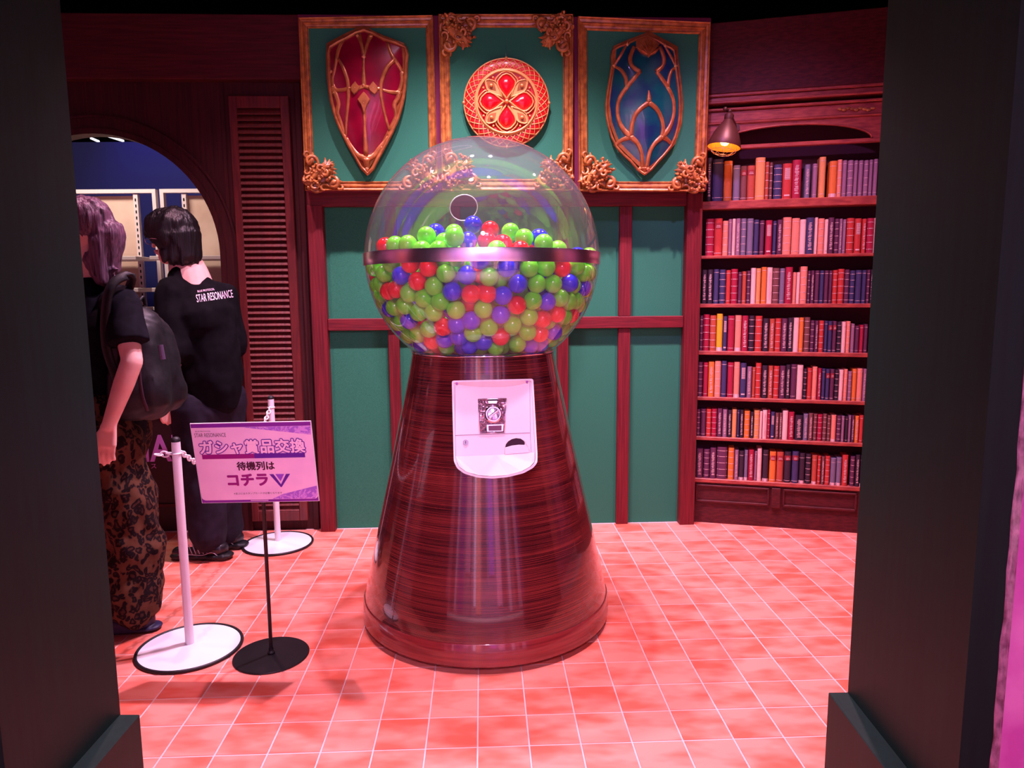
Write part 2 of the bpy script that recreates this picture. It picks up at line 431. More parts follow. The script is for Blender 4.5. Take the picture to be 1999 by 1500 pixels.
# ---- green back wall with its red timber
bm = slab(WALL, rect(-1.10, 1.06, 0, 1.9), -.05, 0)
wall_back = tag(obj('wall_back', bm, M['green']), kind='structure')
def board(name, u0, u1, z0, z1, d0, d1, m, parent, bv=.003):
    return obj(name, bevel(slab(WALL, rect(u0, u1, z0, z1), d0, d1), bv), m, parent)
def umid(x0, y0, x1, y1, d):
    return (WALL.uz(x0, y0, d)[0] + WALL.uz(x1, y1, d)[0])/2
pl0, pl1 = umid(598.8, 385, 625, 1039, .062), umid(630, 385, 652.5, 1039, .062)
pr0, pr1 = umid(1345, 385, 1325, 1025, .066), umid(1375, 389, 1352.5, 1025, .066)
board('post', pl0, pl1, 0, 1.80, 0, .062, M['redwood'], wall_back)
board('post', pr0, pr1, 0, 1.86, 0, .066, M['redwood'], wall_back)
board('beam', pl0, pr0, 1.795, 1.875, 0, .052, M['redwood_h'], wall_back)
zr0, zr1 = WALL.uz(985, 643, .042)[1], WALL.uz(985, 620, .042)[1]
board('rail', pl1, pr0, zr0, zr1, 0, .042, M['redwood_h'], wall_back)
for x0, x1 in ((750, 772), (877, 898), (1088, 1111), (1210.4, 1234.7)):
    u0, u1 = WALL.uz(x0, 403, .03)[0], WALL.uz(x1, 403, .03)[0]
    board('mullion', u0, u1, 0, zr0, 0, .03, M['redwood'], wall_back)
    board('mullion', u0, u1, zr1, 1.795, 0, .03, M['redwood'], wall_back)
fb = WALL.uz(985, 374, .12)[1]
board('backing_board', WALL.uz(588, 200, .12)[0], WALL.uz(1384, 200, .12)[0], fb+.004, WALL.uz(985, 31, .12)[1], 0, .12, M['backing'], wall_back)

# ---- left wall of dark wood with the arched opening
ac, ar, az = -2.19, .62, 1.555
LW0 = -3.3
arc = [(ac + ar*math.cos(t), az + ar*math.sin(t)) for t in np.linspace(PI, 0, 33)]
def arch_wall(u0, u1, ztop, r, d0, d1, zb=0):
    a = [(ac + r*math.cos(t), az + r*math.sin(t)) for t in np.linspace(PI, 0, 41)]
    bm = bmesh.new()
    # quads from the arc up to the top edge keep the face planar and clean
    def q(p): 
        hexa(bm, [WALL.w(u, z, d0) for u, z in p] + [WALL.w(u, z, d1) for u, z in p])
    q([(u0, zb), (ac-r, zb), (ac-r, ztop), (u0, ztop)])
    for (x0, z0), (x1, z1) in zip(a, a[1:]): q([(x0, z0), (x1, z1), (x1, ztop), (x0, ztop)])
    q([(ac+r, zb), (u1, zb), (u1, ztop), (ac+r, ztop)])
    bmesh.ops.remove_doubles(bm, verts=bm.verts, dist=1e-5)
    return fix(bm)
wall_left = tag(obj('wall_left', arch_wall(LW0, -1.085, 2.757, ar, -.07, 0), M['dkwood']), kind='structure')
# moulding around the arch
bm = bmesh.new()
def ring_prof(r0, r1, d1):
    pts0 = [(ac-r0, 0)] + [(ac + r0*math.cos(t), az + r0*math.sin(t)) for t in np.linspace(PI, 0, 41)] + [(ac+r0, 0)]
    pts1 = [(ac-r1, 0)] + [(ac + r1*math.cos(t), az + r1*math.sin(t)) for t in np.linspace(PI, 0, 41)] + [(ac+r1, 0)]
    for k in range(len(pts0)-1):
        p = [pts0[k], pts0[k+1], pts1[k+1], pts1[k]]
        hexa(bm, [WALL.w(u, z, -.001) for u, z in p] + [WALL.w(u, z, d1) for u, z in p])
ring_prof(ar, ar+.03, .016); ring_prof(ar+.03, ar+.082, .009); ring_prof(ar+.082, ar+.094, .018)
obj('arch_moulding', fix(bm), M['dkwood'], wall_left)
obj('beam', bevel(slab(WALL, rect(LW0, -1.075, 2.438, 2.757), 0, .06), .003), M['dkwood_h'], wall_left)
obj('trim_strip', bevel(slab(WALL, rect(-1.138, -1.105, 0, 2.437), 0, .014), .003), M['dkwood'], wall_left)
obj('trim_strip', bevel(slab(WALL, rect(-1.527, -1.507, 0, 2.437), 0, .008), .002), M['dkwood'], wall_left)
low = obj('low_panel', slab(WALL, rect(ac-ar, ac+ar, 0, .66), -.06, -.012), M['dark_panel'] if 'dark_panel' in M else mat('dark_panel', rgb(44, 18, 22), .5, spec=.4), wall_left)
obj('sill', bevel(slab(WALL, rect(ac-ar, ac+ar, .66, .69), -.09, .0), .004), M['dkwood_h'], wall_left)
obj('baseboard', bevel(slab(WALL, rect(ac-ar, ac+ar, .142, .162), -.012, -.002), .002), M['dkwood_h'], wall_left)
M['sign_pink'] = mat('lilac_letter', rgb(205, 120, 215), .5)
def wtext(name, s, px, py, size, d, m, parent, **k):
    p = WALL.px(px, py, d)
    return text_mesh(name, s, size, frame_matrix(p, WALL.e, (0, 0, 1), WALL.n), m, parent, **k)
wtext('lettering', 'IAHK', 347, 878, .21, -.0105, M['sign_pink'], wall_left, thick=.001, xscale=.80, offset=.004)
wtext('lettering', 'ス', 300, 911, .035, -.0105, M['sign_pink'], wall_left, thick=.001)

# ---- louvred shutter on the wood wall
sh = thing('louvred_shutter', 'tall narrow louvred wooden shutter on the dark wall beside the arch', 'shutter', WALL.w(-1.319, .06, 0))
su0, su1, si0, si1, sz0, sz1, szi0, szi1 = -1.475, -1.163, -1.435, -1.209, .06, 2.364, .114, 2.303
for nm, q in (('stile', rect(su0, si0, sz0, sz1)), ('stile', rect(si1, su1, sz0, sz1)), ('frame_rail', rect(si0, si1, sz0, szi0)), ('frame_rail', rect(si0, si1, szi1, sz1))):
    obj(nm, bevel(slab(WALL, q, 0, .034), .003), M['shutter'], sh)
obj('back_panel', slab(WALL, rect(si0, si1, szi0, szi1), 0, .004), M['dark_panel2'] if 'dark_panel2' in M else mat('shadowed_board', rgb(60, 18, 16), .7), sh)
ns = 67; dz = (szi1-szi0)/ns
bm = bmesh.new()
p = [(.008, .030), (.012, .034), (.036, .004), (.033, .000)]   # d, z section: lower edge stands proud
hexa(bm, [WALL.w(si0, z, d) for d, z in p] + [WALL.w(si1, z, d) for d, z in p])
s0 = obj('slat', fix(bm), M['shutter'], sh, loc=WALL.w((si0+si1)/2, 0, .02))
for k in range(ns):
    L = WALL.w((si0+si1)/2, szi0 + k*dz - .001, .018) - wloc(sh)
    if k == 0: s0.location = L
    else: copyobj(s0, loc=L)

# ---- bookcase wall on the right
def bz(x, y, d=0): return BK.uz(x, y, d)[1]
BU1 = .945
z_top = 2.735; z_crown = (bz(1390, 178) + bz(1720, 172))/2
wall_right = tag(obj('wall_right', slab(BK, rect(-.02, 2.2, 0, z_top), -.22, -.16), M['dkwood']), kind='structure')
obj('upper_board', bevel(slab(BK, rect(-.01, 2.2, z_crown, z_top), -.16, .02), .004), M['dkwood_h'], wall_right)
obj('side_board', slab(BK, rect(BU1, 2.2, 0, z_crown), -.16, .0), M['dkwood'], wall_right)
M['case'] = textured(mat('bookcase_wood', rgb(150, 66, 60), .4, spec=.5), c1=rgb(135, 52, 50), c2=rgb(172, 80, 66), scale=(2, 30, 40), tscale=2)
M['case_dark'] = mat('bookcase_back', rgb(62, 26, 40), .75, spec=.2)
bc = thing('bookcase', 'wide built-in reddish wooden bookcase of seven shelves filling the right-hand wall', 'bookcase', BK.w(.5, 0, 0))
obj('back_panel', slab(BK, rect(-.01, BU1, .04, z_crown-.001), -.155, -.115), M['case_dark'], bc)
SHELVES = []
for (xa, t0, b0, xb, t1, b1) in ((1376, 392, 407, 1710.5, 383, 401), (1370, 498, 503.6, 1704.5, 495.5, 501.5), (1367, 592.4, 599.6, 1698.5, 594, 602), (1364.5, 684.4, 692, 1692.8, 690.5, 698.8), (1360, 774, 781, 1686.6, 785, 791.7), (1357, 853, 860, 1681, 865, 872), (1355, 934, 942, 1677.4, 951, 959)):
    zt = (bz(xa, t0) + bz(xb, t1))/2; zb = (bz(xa, b0) + bz(xb, b1))/2
    SHELVES.append((zt, zb))
for k, (zt, zb) in enumerate(SHELVES):
    obj('shelf', bevel(slab(BK, rect(0, BU1, zb, zt), -.115, 0), .003), M['case'], bc)
def rail_case(name, ya, yb, d, m=None):
    """moulding between the heights seen at the left end (x 1390)"""
    obj(name, bevel(slab(BK, rect(0, BU1, bz(1390, yb), bz(1390, ya)), -.115, d), .004), m or M['case'], bc)
rail_case('cornice_moulding', 186, 192, .02); rail_case('cornice_moulding', 192, 201, .008); rail_case('cornice_moulding', 201, 206, .028)
rail_case('cornice_moulding', 214, 219, .016); rail_case('frieze', 219, 241, .0); rail_case('cornice_moulding', 241, 245, .012)
# header board with its flat elliptical arch
hz1, hz0 = bz(1390, 245), bz(1390, 286)
ec = (BK.uz(1395, 280)[0] + BK.uz(1702, 270)[0])/2; ew = (BK.uz(1702, 270)[0] - BK.uz(1395, 280)[0])/2; eh = bz(1550, 241) - bz(1550, 280)
bm = bmesh.new()
es = [(ec + ew*math.cos(t), hz0 + (eh-.012)*math.sin(t)) for t in np.linspace(PI, 0, 31)]
def qb(p, d0, d1): hexa(bm, [BK.w(u, z, d0) for u, z in p] + [BK.w(u, z, d1) for u, z in p])
qb([(0, hz0), (ec-ew, hz0), (ec-ew, hz1), (0, hz1)], -.03, 0)
for (x0, z0), (x1, z1) in zip(es, es[1:]): qb([(x0, z0), (x1, z1), (x1, hz1), (x0, hz1)], -.03, 0)
qb([(ec+ew, hz0), (BU1, hz0), (BU1, hz1), (ec+ew, hz1)], -.03, 0)
obj('arched_header', fix(bm), M['case'], bc)
obj('header_rail', bevel(slab(BK, rect(0, BU1, hz0-.02, hz0), -.03, .004), .003), M['case'], bc)
bm = bmesh.new(); tube(bm, [BK.w(u, z, .002) for u, z in es], .005, 6)
obj('arch_bead', bm, M['case'], bc, smooth=True)
# carved sprig on the frieze
bm = bmesh.new()
for k in range(9):
    px = 1640 + k*8; p = BK.px(px, 213 + 2*math.sin(k*2.1), .003)
    ball(bm, p, .011, 8, 5, (1.3, .5, .7))
tag(obj('carved_sprig', bm, M['gold'], bc, smooth=True))
# base with two sunk panels
zb0 = SHELVES[-1][1]
obj('base_board', slab(BK, rect(0, BU1, 0, zb0), -.115, -.012), M['dkwood_h'], bc)
pz1, pz0 = bz(1450, 951), bz(1450, 986)
for (xa, xb) in ((1358, 1502), (1528, 1674)):
    u0 = BK.uz(xa, 965)[0]; u1 = BK.uz(xb, 972)[0]
    for q in (rect(u0, u1, pz1-.012, pz1), rect(u0, u1, pz0, pz0+.014), rect(u0, u0+.012, pz0, pz1), rect(u1-.012, u1, pz0, pz1)):
        obj('panel_moulding', bevel(slab(BK, q, -.012, .0), .003), M['dkwood_h'], bc)
obj('plinth_block', bevel(slab(BK, rect(BK.uz(1506, 965)[0], BK.uz(1524, 965)[0], pz0-.006, pz1+.004), -.012, .004), .003), M['dkwood_h'], bc)

# ---- the green portal the picture is taken through
def prismxy(poly, z0, z1):
    bm = bmesh.new(); prism(bm, [Vector((x, y, z0)) for x, y in poly], (0, 0, z1-z0)); return fix(bm)
PZ = .25
a0 = on_floor(1655, 1353, PZ); a1 = on_floor(1770, 1499, PZ); dR = (a1-a0).normalized()
# near edge of the right jamb lies where x=1912 at y=1000
r = ray(1912, 1000); t = None
den = r.x*dR.y - r.y*dR.x; t = (a0.x*dR.y - a0.y*dR.x)/den
nearR = Vector((r.x*t, r.y*t, PZ))
c0 = on_floor(1617, 1352, PZ)
print('right jamb', a0, nearR, c0)
back = eA*1.6
nr = nearR
poly = [(a0.x, a0.y), (a0.x+back.x, a0.y+back.y), (nr.x+back.x, nr.y+back.y), (nr.x, nr.y)]
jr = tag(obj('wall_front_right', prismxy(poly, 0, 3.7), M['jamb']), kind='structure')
off = (c0-a0); cn = nr + dR*.055 + Vector((off.x, off.y, 0))
poly = [(c0.x, c0.y+.0), (a0.x-.0, a0.y+.0), (nr.x, nr.y), (cn.x+.6, cn.y+.0), (cn.x, cn.y)]
poly = [(c0.x, c0.y), (a0.x+.02, c0.y+.001), (nr.x+.02, nr.y+.0), (nr.x+.6, nr.y+.02), (nr.x+.6, cn.y), (cn.x, cn.y)]
obj('plinth', bevel(prismxy(poly, 0, PZ), .002), M['jamb'], jr)
b0 = on_floor(235, 1395, PZ); cL = on_floor(273, 1395, PZ); cL1 = on_floor(200, 1481, PZ); dL = (cL1-cL).normalized()
print('left jamb', b0, cL, dL)
nl = b0 + dL*.42
poly = [(b0.x, b0.y), (nl.x, nl.y), (nl.x-1.6, nl.y-.06), (b0.x-1.6, b0.y-.06)]
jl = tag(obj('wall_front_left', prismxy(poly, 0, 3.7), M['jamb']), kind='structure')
cn = cL + dL*.47
poly = [(cL.x, cL.y), (cn.x, cn.y), (cn.x-.5, cn.y), (nl.x-.5, nl.y), (nl.x-.0, nl.y+.0), (b0.x-.02, b0.y)]
obj('plinth', bevel(prismxy(poly, 0, PZ), .002), M['jamb'], jl)
# pink plaster panel with a strip of clear film on the face of the right jamb
FR = Plane((nr.x, nr.y, 0), eA, -nA)
M['pink_plaster'] = textured(mat('pink_plaster', rgb(235, 120, 215), .7), c1=rgb(222, 100, 200), c2=rgb(245, 150, 225), tscale=7, scale=(1, 1, 1), bump=.3)
M['film'] = textured(mat('wrinkled_film', rgb(170, 110, 150), .25, coat=.5), c1=rgb(120, 70, 100), c2=rgb(205, 150, 185), tscale=45, scale=(1, 1, .6), bump=.6)
ue = FR.uz(1975, 1000)[0]; uf = FR.uz(1991, 1000, .006)[0]
obj('pink_panel', slab(FR, rect(uf-.002, 1.4, 0, 3.0), 0, .008), M['pink_plaster'], jr)
bm = bmesh.new(); n = 60
for k in range(n+1):
    z = 3.0*k/n; w1 = .0015*math.sin(k*2.3) + .001*math.sin(k*5.1)
    for u, d in ((ue+w1, .0005), (ue+.004, .006+.002*math.sin(k*3.7)), ((ue+uf)/2, .005+.003*math.sin(k*1.9)), (uf, .010)):
        bm.verts.new(FR.w(u, z, d))
bm.verts.ensure_lookup_table()
for k in range(n):
    for q in range(3):
        bm.faces.new((bm.verts[k*4+q], bm.verts[k*4+q+1], bm.verts[k*4+q+5], bm.verts[k*4+q+4]))
obj('film_strip', bm, M['film'], jr, smooth=True)

# ---- store room seen through the arch
bm = bmesh.new(); ztb = at_depth(250, 277, 5.7).z
hexa(bm, [(-6, 5.7, 0), (-1.15, 5.7, 0), (-1.15, 5.7, ztb), (-6, 5.7, ztb), (-6, 5.78, 0), (-1.15, 5.78, 0), (-1.15, 5.78, ztb), (-6, 5.78, ztb)])
tag(obj('wall_far', fix(bm), mat('blue_partition', rgb(14, 17, 84), .8)), kind='structure')
bm = bmesh.new()
hexa(bm, [(-6, 8.0, 0), (6, 8.0, 0), (6, 8.0, 4.3), (-6, 8.0, 4.3), (-6, 8.1, 0), (6, 8.1, 0), (6, 8.1, 4.3), (-6, 8.1, 4.3)])
tag(obj('wall_hall', fix(bm), M['dark']), kind='structure')
bm = bmesh.new(); hexa(bm, [(-1.2, 4.12, 0), (-1.12, 4.12, 0), (-1.12, 5.7, 0), (-1.2, 5.7, 0), (-1.2, 4.12, 2.7), (-1.12, 4.12, 2.7), (-1.12, 5.7, 2.7), (-1.2, 5.7, 2.7)])
tag(obj('wall_light_shield', fix(bm), M['dark']), kind='structure')  # unseen dark wall, added to keep the store room light from spilling
M['beige'] = textured(mat('beige_board', rgb(205, 172, 160), .6), c1=rgb(192, 155, 142), c2=rgb(215, 185, 172), tscale=3)
M['shelf_metal'] = mat('cream_metal', rgb(220, 200, 205), .45)
YS = 5.0
def sx(x, y=420, Y=YS): return at_depth(x, y, Y).x
def sz(y, x=300, Y=YS): return at_depth(x, y, Y).z
def bxx(x0, x1, y0, y1, z0, z1, bv=0):
    bm = bmesh.new(); hexa(bm, [(x0, y0, z0), (x1, y0, z0), (x1, y1, z0), (x0, y1, z0), (x0, y0, z1), (x1, y0, z1), (x1, y1, z1), (x0, y1, z1)]); fix(bm)
    if bv: bevel(bm, bv)
    return bm
for (xl, xr, lab, pan) in ((sx(40), sx(309), 'cream metal display shelving with beige back boards, left unit seen through the arch', (sx(60), sx(268))),
                           (sx(317), sx(317)+.95, 'cream metal display shelving, right unit behind the person in the printed shirt', (sx(362), sx(317)+.90))):
    t = thing('shelving_unit', lab, 'shelving', ((xl+xr)/2, YS, 0), 'display shelving in the store room')
    zt = sz(370)
    obj('upright', bxx(xl, xl+.025, YS-.02, YS+.02, 0, zt), M['shelf_metal'], t)
    obj('upright', bxx(xr-.025, xr, YS-.02, YS+.02, 0, zt), M['shelf_metal'], t)
    obj('top_rail', bxx(xl+.025, xr-.025, YS-.02, YS+.02, zt-.025, zt), M['shelf_metal'], t)
    obj('back_board', bxx(pan[0], pan[1], YS+.02, YS+.04, 1.0, zt-.04), M['beige'], t)
    obj('lower_board', bxx(pan[0], pan[1], YS+.02, YS+.04, .1, .99), M['beige'], t)
    for pu in pan:
        u = obj('slotted_upright', bxx(pu-.015, pu+.015, YS-.01, YS+.019, 0, zt-.03), M['shelf_metal'], t)
        bm = bmesh.new()
        for k in range(36):
            z = zt - .08 - k*.04
            hexa(bm, [(pu-.004, YS-.0115, z), (pu+.004, YS-.0115, z), (pu+.004, YS-.0095, z), (pu-.004, YS-.0095, z), (pu-.004, YS-.0115, z+.02), (pu+.004, YS-.0115, z+.02), (pu+.004, YS-.0095, z+.02), (pu-.004, YS-.0095, z+.02)])
        tag(obj('slots', bm, M['dark'], u), kind='stuff')
    for (ya, yb) in ((500, 507), (562, 570), (600, 606)):
        obj('shelf', bxx(xl+.03, xr-.03, YS-.28, YS-.012, sz(yb, Y=YS-.28), sz(ya, Y=YS-.28), .002), M['shelf_metal'], t)
# light bars and red banner high up behind the partition
M['tube_light'] = mat('light_bar', (1, 1, 1, 1), emit=(.9, .9, 1, 1), estr=1.2)
for k, (xa, ya, xb, yb) in enumerate(((178, 270, 192, 276), (205, 264, 240, 275), (256, 263, 300, 277))):
    pa, pb = at_depth(xa, ya, 7.2), at_depth(xb, yb, 6.6)
    bm = bmesh.new(); tube(bm, [pa, pb], .012, 6); pm_ = (pa+pb)/2; 
    lb_ = obj('light_bar', bm, M['tube_light']); bm = bmesh.new(); tube(bm, [pm_, Vector((pm_.x, pm_.y, 4.31))], .002, 4); obj('suspension_wire', bm, M['dark'], lb_)
    tag(lb_, ('short thin white light bar, leftmost above the blue partition', 'long thin white light bar, middle one above the blue partition', 'thin white light bar, rightmost above the blue partition beside the red banner')[k], 'light', 'light bars above the blue partition')
bm = bmesh.new(); pa = at_depth(280, 262, 7.0); pb = at_depth(330, 282, 7.0)
hexa(bm, [(pa.x, 7.0, pb.z), (pb.x, 7.0, pb.z), (pb.x, 7.0, pa.z+.2), (pa.x, 7.0, pa.z+.2), (pa.x, 7.02, pb.z), (pb.x, 7.02, pb.z), (pb.x, 7.02, pa.z+.2), (pa.x, 7.02, pa.z+.2)])
tag(obj('hanging_banner', fix(bm), mat('red_banner', rgb(230, 40, 60), .7)), 'bright red banner hanging high behind the blue partition', 'banner')

# ---- unseen hall walls and panels, added behind the viewpoint for steel and lacquer to mirror
bm = bmesh.new(); hexa(bm, [(-6, -3.0, 0), (6, -3.0, 0), (6, -3.0, 4.3), (-6, -3.0, 4.3), (-6, -3.1, 0), (6, -3.1, 0), (6, -3.1, 4.3), (-6, -3.1, 4.3)])
wr_ = tag(obj('wall_reflect_rear', fix(bm), mat('grey_partition', rgb(120, 100, 130), .7)), kind='structure')
xx_ = -5.4; rr_ = random.Random(12); k = 0
tones = ((230, 150, 190), (60, 30, 60), (240, 190, 225), (200, 110, 130), (50, 30, 60), (235, 180, 215), (100, 50, 150), (210, 130, 170), (70, 40, 80), (245, 215, 245), (225, 130, 120), (60, 30, 60), (160, 90, 200))
PM_ = [mat('panel_colour_%d' % i, rgb(*c), .6) for i, c in enumerate(tones)]
while xx_ < 5.2:
    w_ = rr_.uniform(.14, .55); obj('reflect_panel', bxx(xx_, xx_+w_, -3.0, -2.96, rr_.choice((.1, .25, .6)), rr_.choice((2.2, 2.6, 2.9))), PM_[k % len(PM_)], wr_); xx_ += w_ + rr_.choice((.02, .08, .2)); k += 1
for nm_, x_w in (('wall_reflect_left', -4.8), ('wall_reflect_right', 4.4)):  # unseen side walls with panels, added to show in the steel band's ends
    w_side = tag(obj(nm_, bxx(x_w-.05, x_w+.05, -3, 8, 0, 4.3), mat(nm_+'_paint', rgb(150, 110, 140), .7)), kind='structure')
    for k in range(5):
        y_ = -2.6 + k*1.25; obj('reflect_panel', bxx(*((x_w+.05, x_w+.08) if x_w < 0 else (x_w-.08, x_w-.05)), y_, y_+.8, .3, 2.5), PM_[(k*3+1) % len(PM_)], w_side)

# ================================================================== FRAMES AND SHIELDS
def WP(x, y, d): return WALL.px(x, y, d)
FD = .12      # face of the backing board
def offset_quad(outer, inner, s): return [tuple(np.array(o)*(1-s) + np.array(i)*s) for o, i in zip(outer, inner)]
def ornament(parent, px, py, mx, my, seed, S=.092):
    """carved acanthus corner piece; mx, my = direction towards the inside of the frame"""
    rnd = random.Random(seed)
    c = WP(px, py, FD+.02); bm = bmesh.new()
    E_ = WALL.e*mx; U_ = Vector((0, 0, 1))*my; N_ = WALL.n
    def L(x, y, z=0): return c + E_*(x*S) + U_*(y*S) + N_*z
    def curl(x, y, ang, turns, r0, w, z, lean=0.012, hand=1):
        pts = []; n = 16
        for k in range(n+1):
            t = k/n; r = r0*(1-.8*t); a = ang + hand*turns*2*PI*t
            pts.append(L(x + r*math.cos(a), y + r*math.sin(a), z + lean*math.sin(PI*t)))
        tube(bm, pts, [w*S*.5, w*S, w*S*.9, w*S*.5], 6, N=N_, flat=1.1)
    def leaf(x0, y0, x1, y1, w, z, bend=.15):
        dx, dy = x1-x0, y1-y0
        pts = [L(x0 + dx*t - dy*bend*math.sin(PI*t), y0 + dy*t + dx*bend*math.sin(PI*t), z + .016*math.sin(PI*min(1, t*1.1))) for t in np.linspace(0, 1, 8)]
        tube(bm, pts, [w*S*.45, w*S, w*S*1.05, w*S*.6, w*S*.12], 6, N=N_, flat=.8)
        for s in (-1, 1):
            pts2 = [p + (E_*(-dy) + U_*dx).normalized()*s*w*S*.8*math.sin(PI*t) - N_*.002 for p, t in zip(pts, np.linspace(0.05, .95, 8))]
            tube(bm, pts2, [w*S*.2, w*S*.45, w*S*.4, w*S*.08], 5, N=N_, flat=.8)
    # diagonal spine of rosettes and a fan of leaves; scrolls running along both sides
    leaf(-.55, -.55, .75, .75, .17, .012, .1)
    leaf(-.1, -.1, .95, .35, .12, .018, .2); leaf(-.1, -.1, .35, .95, .12, .018, -.2)
    leaf(.2, .2, .85, .62, .09, .026, .1); leaf(.2, .2, .62, .85, .09, .026, -.1)
    curl(.72, -.38, 2.6, .95, .42, .11, .012, hand=-1); curl(-.38, .72, -1.0, .95, .42, .11, .012, hand=1)
    curl(-.45, -.25, .3, 1.1, .3, .09, .014); curl(-.25, -.45, 1.3, 1.1, .3, .09, .014, hand=-1)
    curl(.25, -.62, .2, .9, .26, .08, .010); curl(-.62, .25, 1.4, .9, .26, .08, .010, hand=-1)
    curl(.35, .12, 3.0, 1.2, .24, .08, .03, hand=-1); curl(.12, .35, -1.2, 1.2, .24, .08, .03)
    curl(1.12, -.55, 2.0, 1.0, .22, .08, .010); curl(-.55, 1.12, -.4, 1.0, .22, .08, .010, hand=-1)
    leaf(.55, -.65, 1.25, -.3, .12, .010, .25); leaf(-.65, .55, -.3, 1.25, .12, .010, -.25)
    leaf(-.5, -.55, -.75, .15, .09, .008, .2); leaf(-.55, -.5, .15, -.75, .09, .008, -.2)
    for x, y, r, fl in ((0, 0, .52, .22), (-.35, -.35, .36, .25), (.38, .38, .38, .25), (.5, -.35, .26, .3), (-.35, .5, .26, .3)):
        tube(bm, [L(x, y, -.012), L(x, y, .002), L(x, y, .010)], [r*S, r*S, r*S*.6], 14)
    for x, y, r in ((0, 0, .16), (-.42, -.42, .13), (.42, .42, .13), (.55, -.12, .1), (-.12, .55, .1), (.08, -.38, .09), (-.38, .08, .09)):
        ball(bm, L(x, y, .022), r*S, 9, 6, (1, .8, 1))
    for k in range(44):
        t = rnd.uniform(-.6, .62); q = rnd.gauss(0, .2)
        x, y = t - q, t + q
        if abs(q) > .36: continue
        a = rnd.uniform(0, 2*PI)
        leaf(x, y, x + .22*math.cos(a), y + .22*math.sin(a), .065, .018 + rnd.uniform(0, .012), rnd.uniform(-.4, .4))
    return obj('corner_ornament', bm, M['gold'], parent, smooth=True)
PROF = [(0.0, .006), (0.0, .036), (.05, .040), (.12, .036), (.16, .024), (.34, .020), (.48, .028), (.54, .022), (.60, .022), (.64, .016), (.80, .014), (.88, .020), (.97, .012), (1.0, .002)]
def make_frame(name, label, cat, outer, inner, orn, notch=False):
    cx = sum(p[0] for p in outer)/4; cy = sum(p[1] for p in outer)/4
    t = thing(name, label, cat, WP(cx, outer[2][1], FD), 'gilt wall frames over the green panels')
    O_ = [WALL.uz(x, y, FD+.03) for x, y in outer]; I_ = [WALL.uz(x, y, FD+.03) for x, y in inner]
    # green cloth field
    bm = bmesh.new(); ext = offset_quad(O_, I_, .9)
    hexa(bm, [WALL.w(u, z, FD-.002) for u, z in ext] + [WALL.w(u, z, FD+.008) for u, z in ext])
    field = obj('cloth_panel', fix(bm), M['green'], t)
    for k in range(4):
        a, b = k, (k+1) % 4
        bm = bmesh.new(); ra, rb = [], []
        for s, h in PROF:
            qa = np.array(O_[a])*(1-s) + np.array(I_[a])*s; qb_ = np.array(O_[b])*(1-s) + np.array(I_[b])*s
            ra.append(bm.verts.new(WALL.w(qa[0], qa[1], FD + h))); rb.append(bm.verts.new(WALL.w(qb_[0], qb_[1], FD + h)))
        for i in range(len(PROF)-1): bm.faces.new((ra[i], rb[i], rb[i+1], ra[i+1]))
        bm.faces.new(ra); bm.faces.new(rb[::-1])
        bm.faces.new((ra[0], ra[-1], rb[-1], rb[0]))
        obj('frame_rail', fix(bm), M['gold'], t)
    for (x, y, mx, my, sd, S) in orn: ornament(t, x, y, mx, my, sd, S)
    if notch:
        for (x, y, mx, my) in notch:
            # curved shoulders beside each ornament
            for sw in (0, 1):
                bm = bmesh.new(); c = WP(x, y, FD)
                a0_, a1_ = (.16, .235) if sw == 0 else (.235, .16)
                pts = [(.0, .0), (.20, 0), (.165, .014), (.12, .05), (.05, .12), (.014, .165), (0, .20)]
                if sw: break
                vs = []
                bm2 = bmesh.new()
                pv = [c + WALL.e*(mx*u*.72) + Vector((0, 0, my*z*.72)) for u, z in pts]
                prism(bm2, pv, WALL.n*.016); bm.free()
                obj('shoulder_piece', fix(bm2), M['gold'], t)
    return t, field
make_frame('picture_frame', 'left gilt moulded frame around the crimson pointed shield', 'frame',
    [(583, 35), (845, 30), (855, 372), (596, 372)], [(600.7, 53), (830, 51.6), (838, 352.6), (613, 352.6)],
    [(624, 345, 1, 1, 1, .098), (826, 345, -1, 1, 2, .098)])
make_frame('picture_frame', 'centre gilt frame with carved corners around the round red medallion', 'frame',
    [(856, 28), (1119, 28), (1118, 372), (863, 372)], [(877, 51.6), (1100, 51.6), (1099, 348), (883, 348)],
    [(890, 62, 1, -1, 3, .098), (1086, 62, -1, -1, 4, .098), (893, 340, 1, 1, 5, .098), (1088, 340, -1, 1, 6, .098)],
    notch=[(876, 50, 1, -1), (1101, 50, -1, -1), (883, 349, 1, 1), (1099, 349, -1, 1)])
make_frame('picture_frame', 'right gilt moulded frame around the teal shield, beside the bookcase', 'frame',
    [(1128, 32), (1387, 44), (1376, 374), (1131, 373)], [(1147.7, 57), (1366, 64.6), (1356, 353), (1149, 353)],
    [(1162, 345, 1, 1, 7, .098), (1348, 347, -1, 1, 8, .098)])

